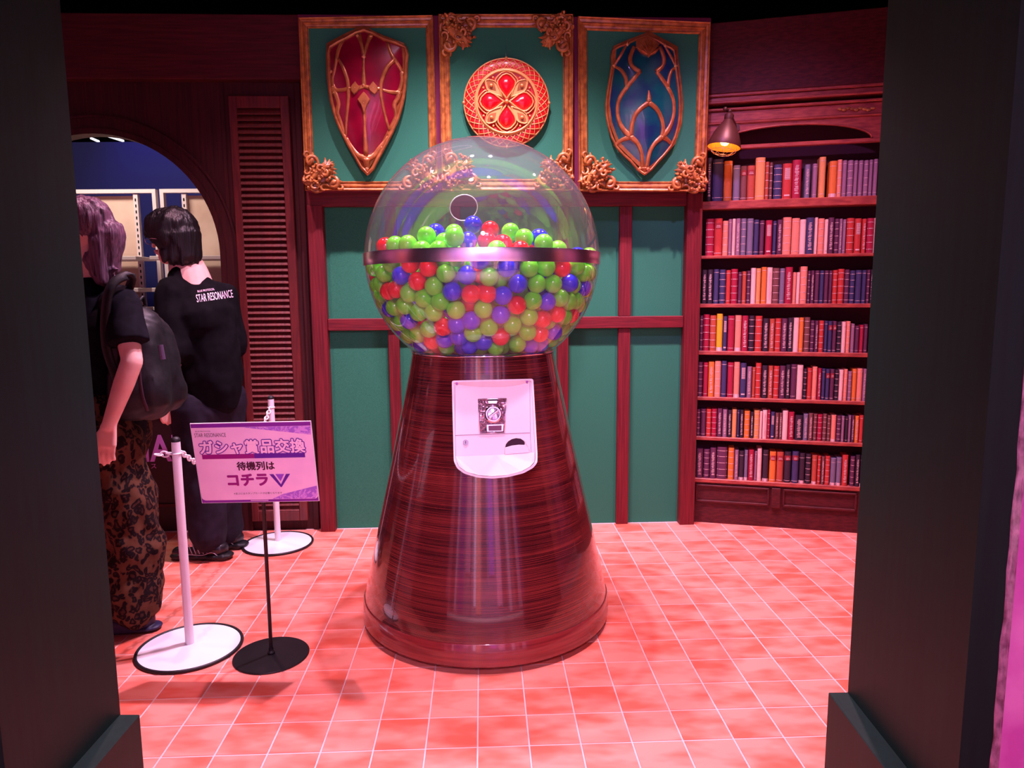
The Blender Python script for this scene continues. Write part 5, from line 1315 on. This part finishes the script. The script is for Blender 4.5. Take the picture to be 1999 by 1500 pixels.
bm = bmesh.new(); prism(bm, [sp(0, 0, 0), sp(1, 0, 0), sp(1, 1, 0), sp(0, 1, 0)], -snv*.004); brd = obj('board', fix(bm), M['white'], sg)
def patch(name, pts, m, d, th=.0002):
    bm = bmesh.new(); prism(bm, [sp(x, y, d) for x, y in pts], -snv*th); return obj(name, fix(bm), m, sg)
patch('purple_border', [(.004, .008), (.994, .008), (.994, .995), (.004, .995)], M['sign_purple'], .0003)
rr = [(.004, .055), (.994, .055), (.994, .92)] + [(.994-.03*(1-math.cos(t)), .92+.045*math.sin(t)) for t in np.linspace(.2, PI/2, 5)] + [(.044-.038*math.sin(t), .92+.045*math.cos(t)) for t in np.linspace(0, PI/2, 6)]
patch('pale_field', rr, M['sign_bg'], .0006)
patch('pattern_corner', [(.42, .057), (.992, .057), (.992, .165)], M['sign_violet'], .0009)
patch('pattern_corner', [(.992, .80), (.992, .92), (.965, .962), (.60, .962), (.70, .90)], M['sign_violet'], .0009)
patch('title_bar', [(.062, .385), (.922, .385), (.922, .442), (.062, .442)], M['sign_magenta'], .0010)
patch('title_bar', [(.50, .385), (.922, .385), (.922, .442), (.50, .442)], M['sign_indigo'], .0012)
def stext(name, s, x, y, size, m, d=.0012, **k):
    return text_mesh(name, s, size, frame_matrix(sp(x, y, d), sxv, szv, snv), m, sg, thick=0, **k)
thicken(stext('title_outline', 'ガシャ賞品交換', .488, .310, .0525, M['sign_indigo'], .0014, spacing=1.03), .0048, szv, sxv, 14)
thicken(stext('title_text', 'ガシャ賞品交換', .488, .310, .0525, M['sign_white'], .0019, spacing=1.03), .0017, szv, sxv)
stext('small_logo_line', 'BLUE PROTOCOL', .10, .098, .0068, M['sign_dark'], .0012)
stext('logo_text', 'STAR RESONANCE', .155, .148, .0205, M['sign_dark'], .0012, xscale=.64)
thicken(stext('notice_text', '待機列は', .50, .545, .0335, M['sign_dark'], .0012), .0011, szv, sxv)
thicken(stext('notice_text', 'コチラ', .415, .722, .0515, M['sign_magenta'], .0012), .0024, szv, sxv)
stext('small_print', '※並ぶにはスタンプカードが必要となります', .49, .885, .0088, M['sign_dark'], .0012)
bm = bmesh.new(); prism(bm, [sp(x, y, .0012) for x, y in ((.605, .645), (.640, .645), (.693, .775), (.745, .645), (.780, .645), (.697, .81), (.688, .81))], -snv*.0003); obj('arrow_outline', fix(bm), M['sign_indigo'], sg)
bm = bmesh.new(); prism(bm, [sp(x, y, .0012) for x, y in ((.655, .645), (.730, .645), (.693, .735))], -snv*.0003); obj('arrow_core', fix(bm), mat('sign_arrow', rgb(150, 80, 215), .45), sg)
patch('white_line', [(.42, .972), (.57, .972), (.57, .980), (.42, .980)], M['sign_white'], .0012)

# ================================================================== PEOPLE
def capsule(bm, p0, p1, r0, r1, seg=16, flat=None):
    """tapered limb with round ends; flat = (axis, factor) squeezes the section along axis"""
    p0, p1 = Vector(p0), Vector(p1); d = (p1-p0); L = d.length; t = d.normalized() if L > 1e-6 else Vector((0, 0, 1))
    s = t.orthogonal().normalized(); u = t.cross(s); rings = []
    prof = [(-math.sin(a)*r0, math.cos(a)*r0, 0) for a in (PI/2, PI/3, PI/6, 0)] + [(math.sin(a)*r1, math.cos(a)*r1, 1) for a in (0, PI/6, PI/3, PI/2)]
    for o, r, e in prof:
        c = (p0 if e == 0 else p1) + t*o
        if r < 1e-5: rings.append([bm.verts.new(c)]); continue
        ring = []
        for k in range(seg):
            v = s*(r*math.cos(2*PI*k/seg)) + u*(r*math.sin(2*PI*k/seg))
            if flat:
                ax = Vector(flat[0]).normalized(); v -= ax*v.dot(ax)*(1-flat[1])
            ring.append(bm.verts.new(c + v))
        rings.append(ring)
    for a, b in zip(rings, rings[1:]):
        for k in range(seg):
            if len(a) == 1: bm.faces.new((a[0], b[(k+1) % seg], b[k]))
            elif len(b) == 1: bm.faces.new((a[k], a[(k+1) % seg], b[0]))
            else: bm.faces.new((a[k], a[(k+1) % seg], b[(k+1) % seg], b[k]))
def blob(name, build, voxel, m, parent, smooth_it=6, disp=None, label=None):
    """several overlapping volumes fused into one continuous skin"""
    bm = bmesh.new(); build(bm); fix(bm)
    me = bpy.data.meshes.new('tmp'); bm.to_mesh(me); bm.free()
    o = bpy.data.objects.new('tmp', me); COL.objects.link(o)
    r = o.modifiers.new('r', 'REMESH'); r.mode = 'VOXEL'; r.voxel_size = voxel
    s = o.modifiers.new('s', 'SMOOTH'); s.iterations = smooth_it; s.factor = .5
    bpy.context.view_layer.update()
    m2 = bpy.data.meshes.new_from_object(o.evaluated_get(bpy.context.evaluated_depsgraph_get()))
    bpy.data.objects.remove(o)
    bm = bmesh.new(); bm.from_mesh(m2); bpy.data.meshes.remove(m2)
    if disp:
        bm.normal_update()
        for v in bm.verts: v.co += v.normal * disp(v.co)
    return obj(name, bm, m, parent, smooth=True, label=label)
from mathutils import noise as mnoise
def folds(amp, sx_, sz_, seed=0):
    return lambda c: amp*(mnoise.noise(Vector((c.x*sx_+seed, c.y*sx_, c.z*sz_))) + .5*mnoise.noise(Vector((c.x*sx_*2.2, c.y*sx_*2.2+seed, c.z*sz_*2.2))))
M['skin'] = textured(mat('skin', rgb(240, 180, 155), .5, spec=.4), c1=rgb(246, 184, 172), c2=rgb(252, 202, 190), tscale=12)
M['skin'].node_tree.nodes['Principled BSDF'].inputs['Subsurface Weight'].default_value = .08
M['tee'] = textured(mat('black_cotton', rgb(26, 24, 34), .85, spec=.1), c1=rgb(13, 12, 19), c2=rgb(22, 20, 30), tscale=30)
M['tee2'] = textured(mat('black_printed_shirt', rgb(20, 18, 26), .85, spec=.1), c1=rgb(9, 8, 12), c2=rgb(15, 13, 19), tscale=30)
M['pants'] = textured(mat('charcoal_trousers', rgb(44, 38, 54), .8, spec=.2), c1=rgb(24, 19, 32), c2=rgb(34, 28, 43), tscale=20)
M['pack'] = textured(mat('black_nylon', rgb(22, 20, 28), .55, spec=.4), c1=rgb(8, 7, 11), c2=rgb(18, 16, 23), tscale=60, bump=.1)
M['hair_black'] = textured(mat('black_hair', rgb(14, 12, 14), .42, spec=.5), c1=rgb(6, 5, 7), c2=rgb(24, 21, 26), scale=(60, 60, 3), tscale=3, bump=.4)
M['hair_lilac'] = textured(mat('lilac_brown_hair', rgb(120, 85, 110), .42, spec=.5), c1=rgb(48, 28, 40), c2=rgb(138, 98, 124), scale=(50, 50, 3), tscale=3, bump=.4, lo=.3, hi=.7)
def leopard():
    m = mat('leopard_print', rgb(150, 100, 70), .85, spec=.15); nt = m.node_tree; b = nt.nodes['Principled BSDF']
    tc = nt.nodes.new('ShaderNodeTexCoord'); mp = nt.nodes.new('ShaderNodeMapping'); mp.inputs['Scale'].default_value = (1, 1, .8); nt.links.new(tc.outputs['Object'], mp.inputs[0])
    ns_ = nt.nodes.new('ShaderNodeTexNoise'); ns_.inputs['Scale'].default_value = 22; nt.links.new(mp.outputs[0], ns_.inputs['Vector'])
    mx = nt.nodes.new('ShaderNodeMixRGB'); mx.inputs[0].default_value = .06; nt.links.new(mp.outputs[0], mx.inputs[1]); nt.links.new(ns_.outputs['Color'], mx.inputs[2])
    v = nt.nodes.new('ShaderNodeTexVoronoi'); v.inputs['Scale'].default_value = 42; nt.links.new(mx.outputs[0], v.inputs['Vector'])
    r = nt.nodes.new('ShaderNodeValToRGB'); r.color_ramp.interpolation = 'LINEAR'
    E = r.color_ramp.elements; E[0].position = .0; E[0].color = rgb(82, 48, 40); E[1].position = 1; E[1].color = rgb(100, 66, 48)
    for p_, c_ in ((.20, rgb(66, 40, 34)), (.30, rgb(24, 14, 18)), (.50, rgb(28, 16, 20)), (.60, rgb(92, 60, 44))): e = E.new(p_); e.color = c_
    nt.links.new(v.outputs['Distance'], r.inputs[0]); nt.links.new(r.outputs[0], b.inputs['Base Color']); return m
M['leopard'] = leopard()
M['clog'] = mat('navy_clog', rgb(46, 40, 78), .5); M['sneaker'] = mat('black_sneaker', rgb(22, 20, 26), .35, spec=.6); M['stripe'] = mat('grey_stripe', rgb(170, 160, 175), .4)
def hand(bm, wrist, dirn, side, palmn, s=1.0, curl=.35):
    """palm, four unequal fingers bending towards palmn and a thumb from the side of the palm"""
    d, sd, pn = Vector(dirn).normalized(), Vector(side).normalized(), Vector(palmn).normalized()
    c1 = wrist + d*.035*s; c2 = wrist + d*.078*s
    for k in (-1, -.33, .33, 1): capsule(bm, wrist + sd*k*.016*s, c2 + sd*k*.026*s, .014*s, .0125*s, 8)
    for k, L in ((-1, .058), (-.33, .070), (.33, .076), (1, .066)):
        p = c2 + sd*k*.027*s; dd = d.copy(); r = .0088*s
        for q, f in ((0, .42), (1, .32), (2, .26)):
            dd = (dd + pn*curl*(.55 if q == 0 else .8)).normalized(); p2 = p + dd*L*f*s; capsule(bm, p, p2, r, r*.93, 8); p = p2; r *= .93
    p = wrist + d*.022*s + sd*.024*s; dd = (d*.75 + sd*.6 + pn*.3).normalized(); p2 = p + dd*.036*s; capsule(bm, p, p2, .0125*s, .0105*s, 8)
    dd = (d*.95 + sd*.1 + pn*.45).normalized(); p3 = p2 + dd*.028*s; capsule(bm, p2, p3, .0105*s, .0085*s, 8)
def head(bm, c, f, r=.088):
    """skull, jaw, nose, ears, lips and neck root; f = facing direction"""
    f = Vector(f).normalized(); up = Vector((0, 0, 1)); sd = up.cross(f).normalized()
    capsule(bm, c + up*.035 - f*.018, c + up*.030 + f*.012, .088, .080, 20, flat=(sd, .86))
    capsule(bm, c - up*.02 + f*.012, c - up*.075 + f*.038, .068, .038, 16, flat=(sd, .92))
    capsule(bm, c - up*.085 + f*.052, c - up*.085 + f*.052, .021, .021, 10)                       # chin
    capsule(bm, c + up*.012 + f*.086, c - up*.022 + f*.104, .008, .0125, 8)                       # nose
    capsule(bm, c - up*.048 + f*.086 - sd*.014, c - up*.048 + f*.086 + sd*.014, .0085, .0085, 8)    # upper lip
    capsule(bm, c - up*.058 + f*.084 - sd*.011, c - up*.058 + f*.084 + sd*.011, .0085, .0085, 8)
    for s in (-1, 1):
        capsule(bm, c + up*.022 + f*.072 + sd*.03*s, c + up*.022 + f*.068 + sd*.045*s, .014, .012, 8)    # brow
        capsule(bm, c + up*.014 - f*.006 + sd*.078*s, c - up*.022 - f*.0 + sd*.076*s, .015, .009, 10, flat=(sd, .5))   # ear
def eyes(parent, c, f):
    f = Vector(f).normalized(); up = Vector((0, 0, 1)); sd = up.cross(f).normalized(); bm = bmesh.new()
    for s in (-1, 1): ball(bm, c + up*.002 + f*.074 + sd*.032*s, .0125, 12, 8)
    e = obj('eyes', bm, mat('eye_white', rgb(235, 228, 225), .2), parent, smooth=True)
    bm = bmesh.new()
    for s in (-1, 1): ball(bm, c + up*.002 + f*.0835 + sd*.033*s, .0055, 10, 6)
    obj('irises', bm, mat('dark_iris', rgb(30, 16, 12), .2), e, smooth=True)

# ---- person with lilac hair, walking off to the left with a black backpack
YL = 2.74
def pl(x, y, Y=YL): return at_depth(x, y, Y)
P1 = thing('person', 'person with lilac-brown hair, black T-shirt and backpack and leopard-print trousers, turned left', 'person', pl(262, 1215, YL).xy.to_3d())
hc = pl(163, 462, 2.78); hc.y = 2.78
fL = Vector((-1, -.10, 0))
sh_n = pl(238, 592, 2.66); el_n = pl(258, 705, 2.60); wr_n = pl(212, 832, 2.56)
sh_f = pl(205, 590, 2.96)
hipc = pl(218, 830, 2.80); chest = pl(205, 640, 2.80); neckb = pl(178, 560, 2.80)
kneeN = pl(255, 985, 2.72); ankN = pl(262, 1170, 2.72)
kneeF = pl(210, 980, 2.90); ankF = pl(175, 1130, 2.95)
def body1(bm):
    head(bm, hc, fL)
    capsule(bm, hc - Vector((-.02, 0, .06)), neckb + Vector((0, 0, .0)), .052, .058)
    for s, e, w_ in ((sh_n, el_n, wr_n), (sh_f, sh_f + Vector((-.03, .05, -.26)), sh_f + Vector((-.16, .02, -.46)))):
        capsule(bm, s, e, .048, .036); capsule(bm, e, e.lerp(w_, .35), .037, .036); capsule(bm, e.lerp(w_, .35), w_, .036, .024)
        d_ = (w_-e).normalized(); d_ = (d_ + Vector((0.1, 0, -.5))).normalized()
        hand(bm, w_, d_, Vector((-1, -.25, 0)), Vector((.15, .9, 0)), .96, .22)
    capsule(bm, neckb - Vector((0, 0, .05)), chest, .085, .105, flat=((1, 0, 0), .85)); capsule(bm, sh_n, sh_f, .05, .05)
    capsule(bm, chest, hipc, .11, .115)
    for h, k, a in ((hipc + Vector((0, -.08, -.02)), kneeN, ankN), (hipc + Vector((0, .08, -.02)), kneeF, ankF)):
        capsule(bm, h, k, .082, .055); capsule(bm, k, a, .052, .034); capsule(bm, a, a + Vector((-.13, -.02, -.035)), .036, .028)
b1o = blob('body', body1, .0052, M['skin'], P1, 4)
eyes(P1, hc, fL)
def tee1(bm):
    capsule(bm, neckb - Vector((0, 0, .03)), chest, .095, .125, 20, flat=((1, 0, 0), .9)); capsule(bm, sh_n, sh_f, .062, .062)
    capsule(bm, chest, hipc + Vector((-.01, 0, .02)), .13, .145, 20, flat=((1, 0, 0), .92))
    capsule(bm, hipc + Vector((-.01, 0, .04)), hipc + Vector((-.01, 0, -.035)), .145, .14, 20, flat=((1, 0, 0), .92))
    for s, e in ((sh_n, el_n), (sh_f, sh_f + Vector((-.03, .05, -.26)))):
        m_ = s.lerp(e, .52); capsule(bm, s, m_, .066, .066); 
        bmesh.ops.create_cone(bm, cap_ends=True, segments=20, radius1=.072, radius2=.066, depth=.09, matrix=Matrix.Translation(s.lerp(e, .50)) @ (s-e).to_track_quat('Z', 'Y').to_matrix().to_4x4())
blob('tshirt', tee1, .0075, M['tee'], P1, 6, folds(.008, 9, 5))
def trousers1(bm):
    for h, k, a, w_ in ((hipc + Vector((0, -.075, .02)), kneeN, ankN, 1.0), (hipc + Vector((0, .075, .02)), kneeF, ankF, 1.0)):
        capsule(bm, h, k, .118, .100, 20); capsule(bm, k, a.lerp(k, .12), .100, .112, 20); capsule(bm, a.lerp(k, .12), a + Vector((.0, 0, -.005)), .112, .098, 20)
    capsule(bm, hipc + Vector((0, -.05, .06)), hipc + Vector((0, .05, .06)), .125, .125, 20)
blob('trousers', trousers1, .0075, M['leopard'], P1, 5, folds(.026, 9, 7, 3))
def clog(bm, a, d):
    c = Vector((a.x, a.y, 0)); 
    capsule(bm, c + Vector((.03, .012, .042)), c + Vector((-.09, -.012, .036)), .040, .046, 16, flat=((0, 0, 1), .86)); capsule(bm, c + Vector((-.09, -.012, .034)), c + Vector((-.15, -.02, .026)), .045, .036, 16, flat=((0, 0, 1), .8))
    capsule(bm, c + Vector((.05, .015, .014)), c + Vector((-.145, -.02, .014)), .046, .050, 16, flat=((0, 0, 1), .3))
for a in (ankN, ankF):
    cl = blob('clog', lambda bm, a=a: clog(bm, a, None), .005, M['clog'], P1, 4)
    bm = bmesh.new()
    for r_ in range(3):
        for q in range(4):
            p = Vector((a.x - .075 - q*.022, a.y - .052 + .004*q + r_*.018, .092 - r_*.0 - .006*q - (.010 if r_ == 0 else 0)))
            tube(bm, [p - Vector((0, 0, .03)), p - Vector((0, 0, .0065))], .0045, 8)
    obj('vent_holes', bm, M['dark'], cl)
def hair1(bm):
    back = -fL
    capsule(bm, hc + Vector((.020, 0, .060)), hc + Vector((-.02, 0, .058)), .094, .088, 20, flat=((0, 1, 0), .92))
    capsule(bm, hc + back*.080 + Vector((0, 0, .01)), hc + back*.075 + Vector((0, 0, -.11)), .068, .050, 16)
    capsule(bm, hc + back*.055 + Vector((0, -.01, -.09)), hc + back*.075 + Vector((0, -.03, -.16)), .060, .035, 14)
    capsule(bm, hc + back*.075 + Vector((0, -.03, -.15)), hc + back*.115 + Vector((0, -.03, -.155)), .036, .012, 12)
    capsule(bm, hc + back*.075 + Vector((0, -.045, -.02)), hc + back*.07 + Vector((0, -.05, -.14)), .034, .020, 12)
    capsule(bm, hc + back*.06 + Vector((0, -.03, -.13)), hc + back*.135 + Vector((0, -.04, -.125)), .022, .007, 10)
    capsule(bm, hc - back*.055 + Vector((0, 0, .10)), hc - back*.075 + Vector((0, -.05, .035)), .030, .016, 12)
blob('hair', hair1, .0058, M['hair_lilac'], P1, 3, folds(.007, 60, 4, 9))
# backpack: its own thing, worn on the back
bpk = thing('backpack', 'black backpack with grey side pocket bottle, worn by the person in leopard-print trousers', 'backpack', pl(318, 835, 2.80))
bc1, bc2 = pl(284, 645, 2.80), pl(292, 772, 2.80)
def pack(bm):
    capsule(bm, bc1 + Vector((-.03, -.07, .0)), bc2 + Vector((-.02, -.08, .0)), .075, .088, 18); capsule(bm, bc1 + Vector((-.03, .07, .0)), bc2 + Vector((-.02, .08, .0)), .075, .088, 18)
    capsule(bm, bc1 + Vector((.0, -.05, -.02)), bc2 + Vector((.03, -.06, .01)), .075, .088, 18); capsule(bm, bc1 + Vector((.0, .05, -.02)), bc2 + Vector((.03, .06, .01)), .075, .088, 18)
    capsule(bm, bc1 + Vector((-.02, 0, .02)), bc2, .08, .1, 18)
blob('pack_body', pack, .008, M['pack'], bpk, 5, folds(.010, 10, 8, 5))
bm = bmesh.new(); tube(bm, crom([bc1 + Vector((-.06, -.085, .06)), pl(258, 548, 2.66) + Vector((0, 0, .01)), pl(222, 552, 2.60), pl(207, 600, 2.585), pl(208, 680, 2.60), pl(236, 768, 2.64), bc2 + Vector((-.08, -.12, -.06))], 6), .018, 8, N=Vector((0, -1, .1)).normalized(), flat=.5)
obj('shoulder_strap', bm, M['pack'], bpk, smooth=True)
bm = bmesh.new(); tube(bm, crom([bc1 + Vector((.03, -.13, -.03)), bc2 + Vector((.05, -.155, .04)), bc2 + Vector((.06, -.14, -.04))], 6), .007, 6, N=Vector((0, -1, 0)), flat=.4)
obj('side_pocket_trim', bm, mat('grey_pocket_trim', rgb(60, 30, 44), .5), bpk, smooth=True)
bm = bmesh.new(); tube(bm, crom([bc1 + Vector((-.01, -.03, .10)), bc1 + Vector((.0, 0, .13)), bc1 + Vector((-.01, .03, .10))], 5), .006, 6)
obj('grab_handle', bm, M['pack'], bpk, smooth=True)
bm = bmesh.new(); tube(bm, [pl(323, 672, 2.72) + Vector((0, -.04, 0)), pl(328, 700, 2.72) + Vector((0, -.04, 0))], .010, 14)
obj('water_bottle', bm, mat('lilac_bottle', rgb(84, 66, 90), .3), bpk, smooth=35)

# ---- person in the black printed shirt, back turned
YM = 3.52
def pm(x, y, Y=YM): return at_depth(x, y, Y)
P2 = thing('person', 'black-haired person with glasses in oversized black printed T-shirt and dark trousers, back turned', 'person', pm(402, 1085, YM).xy.to_3d())
hm = pm(336, 470, 3.52); fM = Vector((-.975, .22, 0))
neck2 = pm(368, 532, 3.54); chest2 = pm(392, 620, 3.52); hip2 = pm(405, 800, 3.54)
shN = pm(332, 575, 3.44); shF = pm(438, 580, 3.60); elN = pm(342, 690, 3.38); wrN = pm(330, 770, 3.38)
kN = pm(396, 930, 3.50); aN = pm(408, 1052, 3.50); kF = pm(432, 925, 3.64); aF = pm(440, 1040, 3.66)
def body2(bm):
    head(bm, hm, fM)
    capsule(bm, hm + Vector((.02, 0, -.06)), neck2 + Vector((0, 0, -.02)), .052, .06)
    capsule(bm, neck2, chest2, .09, .12); capsule(bm, chest2, hip2, .12, .12); capsule(bm, shN, shF, .055, .055)
    for s, e, w_ in ((shN, elN, wrN), (shF, shF + Vector((.01, .02, -.28)), shF + Vector((-.04, .12, -.50)))):
        capsule(bm, s, e, .05, .038); capsule(bm, e, w_, .038, .025); hand(bm, w_, (w_-e).normalized() + Vector((-.05, 0, -.2)), Vector((-.7, -.7, 0)), Vector((.5, .6, 0)), 1.0, .3)
    for h, k, a in ((hip2 + Vector((-.06, -.06, 0)), kN, aN), (hip2 + Vector((.06, .07, 0)), kF, aF)):
        capsule(bm, h, k, .085, .056); capsule(bm, k, a, .054, .036); capsule(bm, a, a + Vector((-.14, .02, -.045)), .036, .028)
blob('body', body2, .0056, M['skin'], P2, 4)
eyes(P2, hm, fM)
def tee2(bm):
    capsule(bm, neck2 + Vector((0, 0, -.045)), chest2, .10, .165, 22); capsule(bm, shN + Vector((.01, 0, 0)), shF, .078, .078, 18)
    capsule(bm, chest2, hip2 + Vector((.02, 0, .16)), .160, .172, 22, flat=((.4, 1, 0), .85)); capsule(bm, hip2 + Vector((.02, 0, .18)), hip2 + Vector((.015, 0, .11)), .172, .166, 22, flat=((.4, 1, 0), .85))
    capsule(bm, shN, elN + Vector((.0, 0, .02)), .078, .082, 18); capsule(bm, shF, shF + Vector((.005, .02, -.24)), .078, .082, 18)
    capsule(bm, chest2 + Vector((.07, 0, -.06)), hip2 + Vector((.09, 0, .17)), .07, .080, 16)
shirt = blob('tshirt', tee2, .0085, M['tee2'], P2, 6, folds(.014, 9, 5, 13))
def trousers2(bm):
    for h, k, a in ((hip2 + Vector((-.055, -.06, .03)), kN, aN), (hip2 + Vector((.055, .07, .03)), kF, aF)):
        capsule(bm, h, k, .115, .095, 18); capsule(bm, k, a + Vector((0, 0, .02)), .095, .092, 18)
    capsule(bm, hip2 + Vector((-.05, -.05, .03)), hip2 + Vector((.05, .06, .04)), .122, .122, 20); capsule(bm, hip2, hip2 + Vector((0, 0, .12)), .135, .13, 20)
blob('trousers', trousers2, .0075, M['pants'], P2, 5, folds(.008, 8, 6, 21))
def shoe(bm, a):
    c = Vector((a.x, a.y, 0)); f = Vector((-.97, .05, 0)).normalized()
    capsule(bm, c - f*.05 + Vector((0, 0, .055)), c + f*.05 + Vector((0, 0, .052)), .046, .042, 14, flat=((0, 0, 1), .95))
    capsule(bm, c + f*.04 + Vector((0, 0, .045)), c + f*.16 + Vector((0, 0, .034)), .043, .036, 14, flat=((0, 0, 1), .8))
def sole(bm, a):
    c = Vector((a.x, a.y, 0)); f = Vector((-.97, .05, 0)).normalized()
    capsule(bm, c - f*.07 + Vector((0, 0, .020)), c + f*.165 + Vector((0, 0, .016)), .052, .042, 16, flat=((0, 0, 1), .34))
    for k in range(6): capsule(bm, c + f*(-.08+.045*k) + Vector((0, -.035, .020)), c + f*(-.06+.045*k) + Vector((0, -.035, .018)), .017, .015, 8)
for a in (aN, aF):
    so = blob('sneaker', lambda bm, a=a: shoe(bm, a), .0048, M['sneaker'], P2, 3)
    blob('sole', lambda bm, a=a: sole(bm, a), .0045, M['rubber'], so, 3)
    bm = bmesh.new()
    for k in range(5):
        p = Vector((a.x-.005-.019*k, a.y-.043+.001*k, .070-.0015*k)); tube(bm, [p + Vector((.010, -.001, -.028)), p + Vector((0, 0, 0)), p + Vector((-.014, .014, .018))], .0024, 5)
    tube(bm, crom([Vector((a.x+.055, a.y-.043, .03)), Vector((a.x+.03, a.y-.05, .05)), Vector((a.x-.02, a.y-.048, .035)), Vector((a.x-.09, a.y-.046, .038)), Vector((a.x-.15, a.y-.034, .03))], 4), .002, 5)
    obj('stripes', bm, M['stripe'], so, smooth=True)
def hair2(bm):
    capsule(bm, hm + Vector((.015, 0, .055)), hm + Vector((-.018, .0, .060)), .112, .100, 20)
    capsule(bm, hm - fM*.035 + Vector((0, 0, .01)), hm - fM*.045 + Vector((.01, 0, -.055)), .108, .088, 18)
    capsule(bm, hm + Vector((.012, -.070, .02)), hm + Vector((.03, -.068, -.06)), .050, .030, 14)
    capsule(bm, hm + Vector((.055, -.045, -.04)), hm + Vector((.115, -.05, -.055)), .045, .010, 12)
    capsule(bm, hm + Vector((-.06, -.03, .075)), hm + Vector((-.115, -.0, .03)), .055, .02, 12)
    for k in range(7):
        a = -1.7 + k*.38; q = hm + Vector((.09*math.cos(a)+.015, .08*math.sin(a), -.06)); capsule(bm, q, q + Vector((.02*math.cos(a), .02*math.sin(a), -.05)), .028, .006, 8)
blob('hair', hair2, .0062, M['hair_black'], P2, 2, folds(.006, 60, 5, 2))
sdM = Vector((0, 0, 1)).cross(fM).normalized()
bm = bmesh.new()
for s in (-1, 1):
    c = hm + fM*.104 + sdM*.034*s + Vector((0, 0, .002)); tube(bm, [c + sdM*(.024*math.cos(t)) + Vector((0, 0, .019*math.sin(t))) for t in np.linspace(0, 2*PI, 19)[:-1]], .0018, 5, closed=True)
    tube(bm, [c + sdM*.024*s, hm + fM*.04 + sdM*.092*s + Vector((0, 0, .006)), hm - fM*.01 + sdM*.092*s + Vector((0, 0, .002))], .0016, 5)
tube(bm, [hm + fM*.105 + sdM*.010, hm + fM*.107 + Vector((0, 0, .003)), hm + fM*.105 - sdM*.010], .0016, 5)
obj('glasses', bm, M['steel'], P2, smooth=True)
bm = bmesh.new(); tube(bm, crom([neck2 + Vector((-.07, -.01, -.03)), neck2 + Vector((-.045, -.062, .0)), neck2 + Vector((.02, -.07, .018)), neck2 + Vector((.07, -.02, .02))], 6), .003, 6)
obj('neck_cord', bm, mat('pale_cord', rgb(210, 190, 200), .5), P2, smooth=True)
# printed lettering laid on the back of the shirt
dg = bpy.context.evaluated_depsgraph_get(); bpy.context.view_layer.update()
sb = bmesh.new(); sb.from_mesh(shirt.data); bmesh.ops.translate(sb, verts=sb.verts, vec=WLOC[shirt.name]); bvh = BVHTree.FromBMesh(sb)
def shirt_text(s, x, y, size, xs=1.0, off=.0, rot=.13, shx=0):
    c = pm(x, y, 3.2); ex = Vector((math.cos(rot), 0, math.sin(rot))); ey = Vector((-math.sin(rot), 0, math.cos(rot)))
    o = text_mesh('shirt_print', s, size, frame_matrix(c, ex, ey, Vector((0, -1, 0))), M['sign_white'], P2, thick=0, xscale=xs, offset=off)
    L = WLOC[o.name]
    for v in o.data.vertices:
        p = v.co + L; h = bvh.ray_cast(p, (p - EYEV).normalized())
        if h[0] is not None: v.co = h[0] - (p-EYEV).normalized()*.0035 - L
    return o
shirt_text('STAR RESONANCE', 419, 579, .049, .40)
shirt_text('BLUE PROTOCOL', 402, 567, .013, .75)
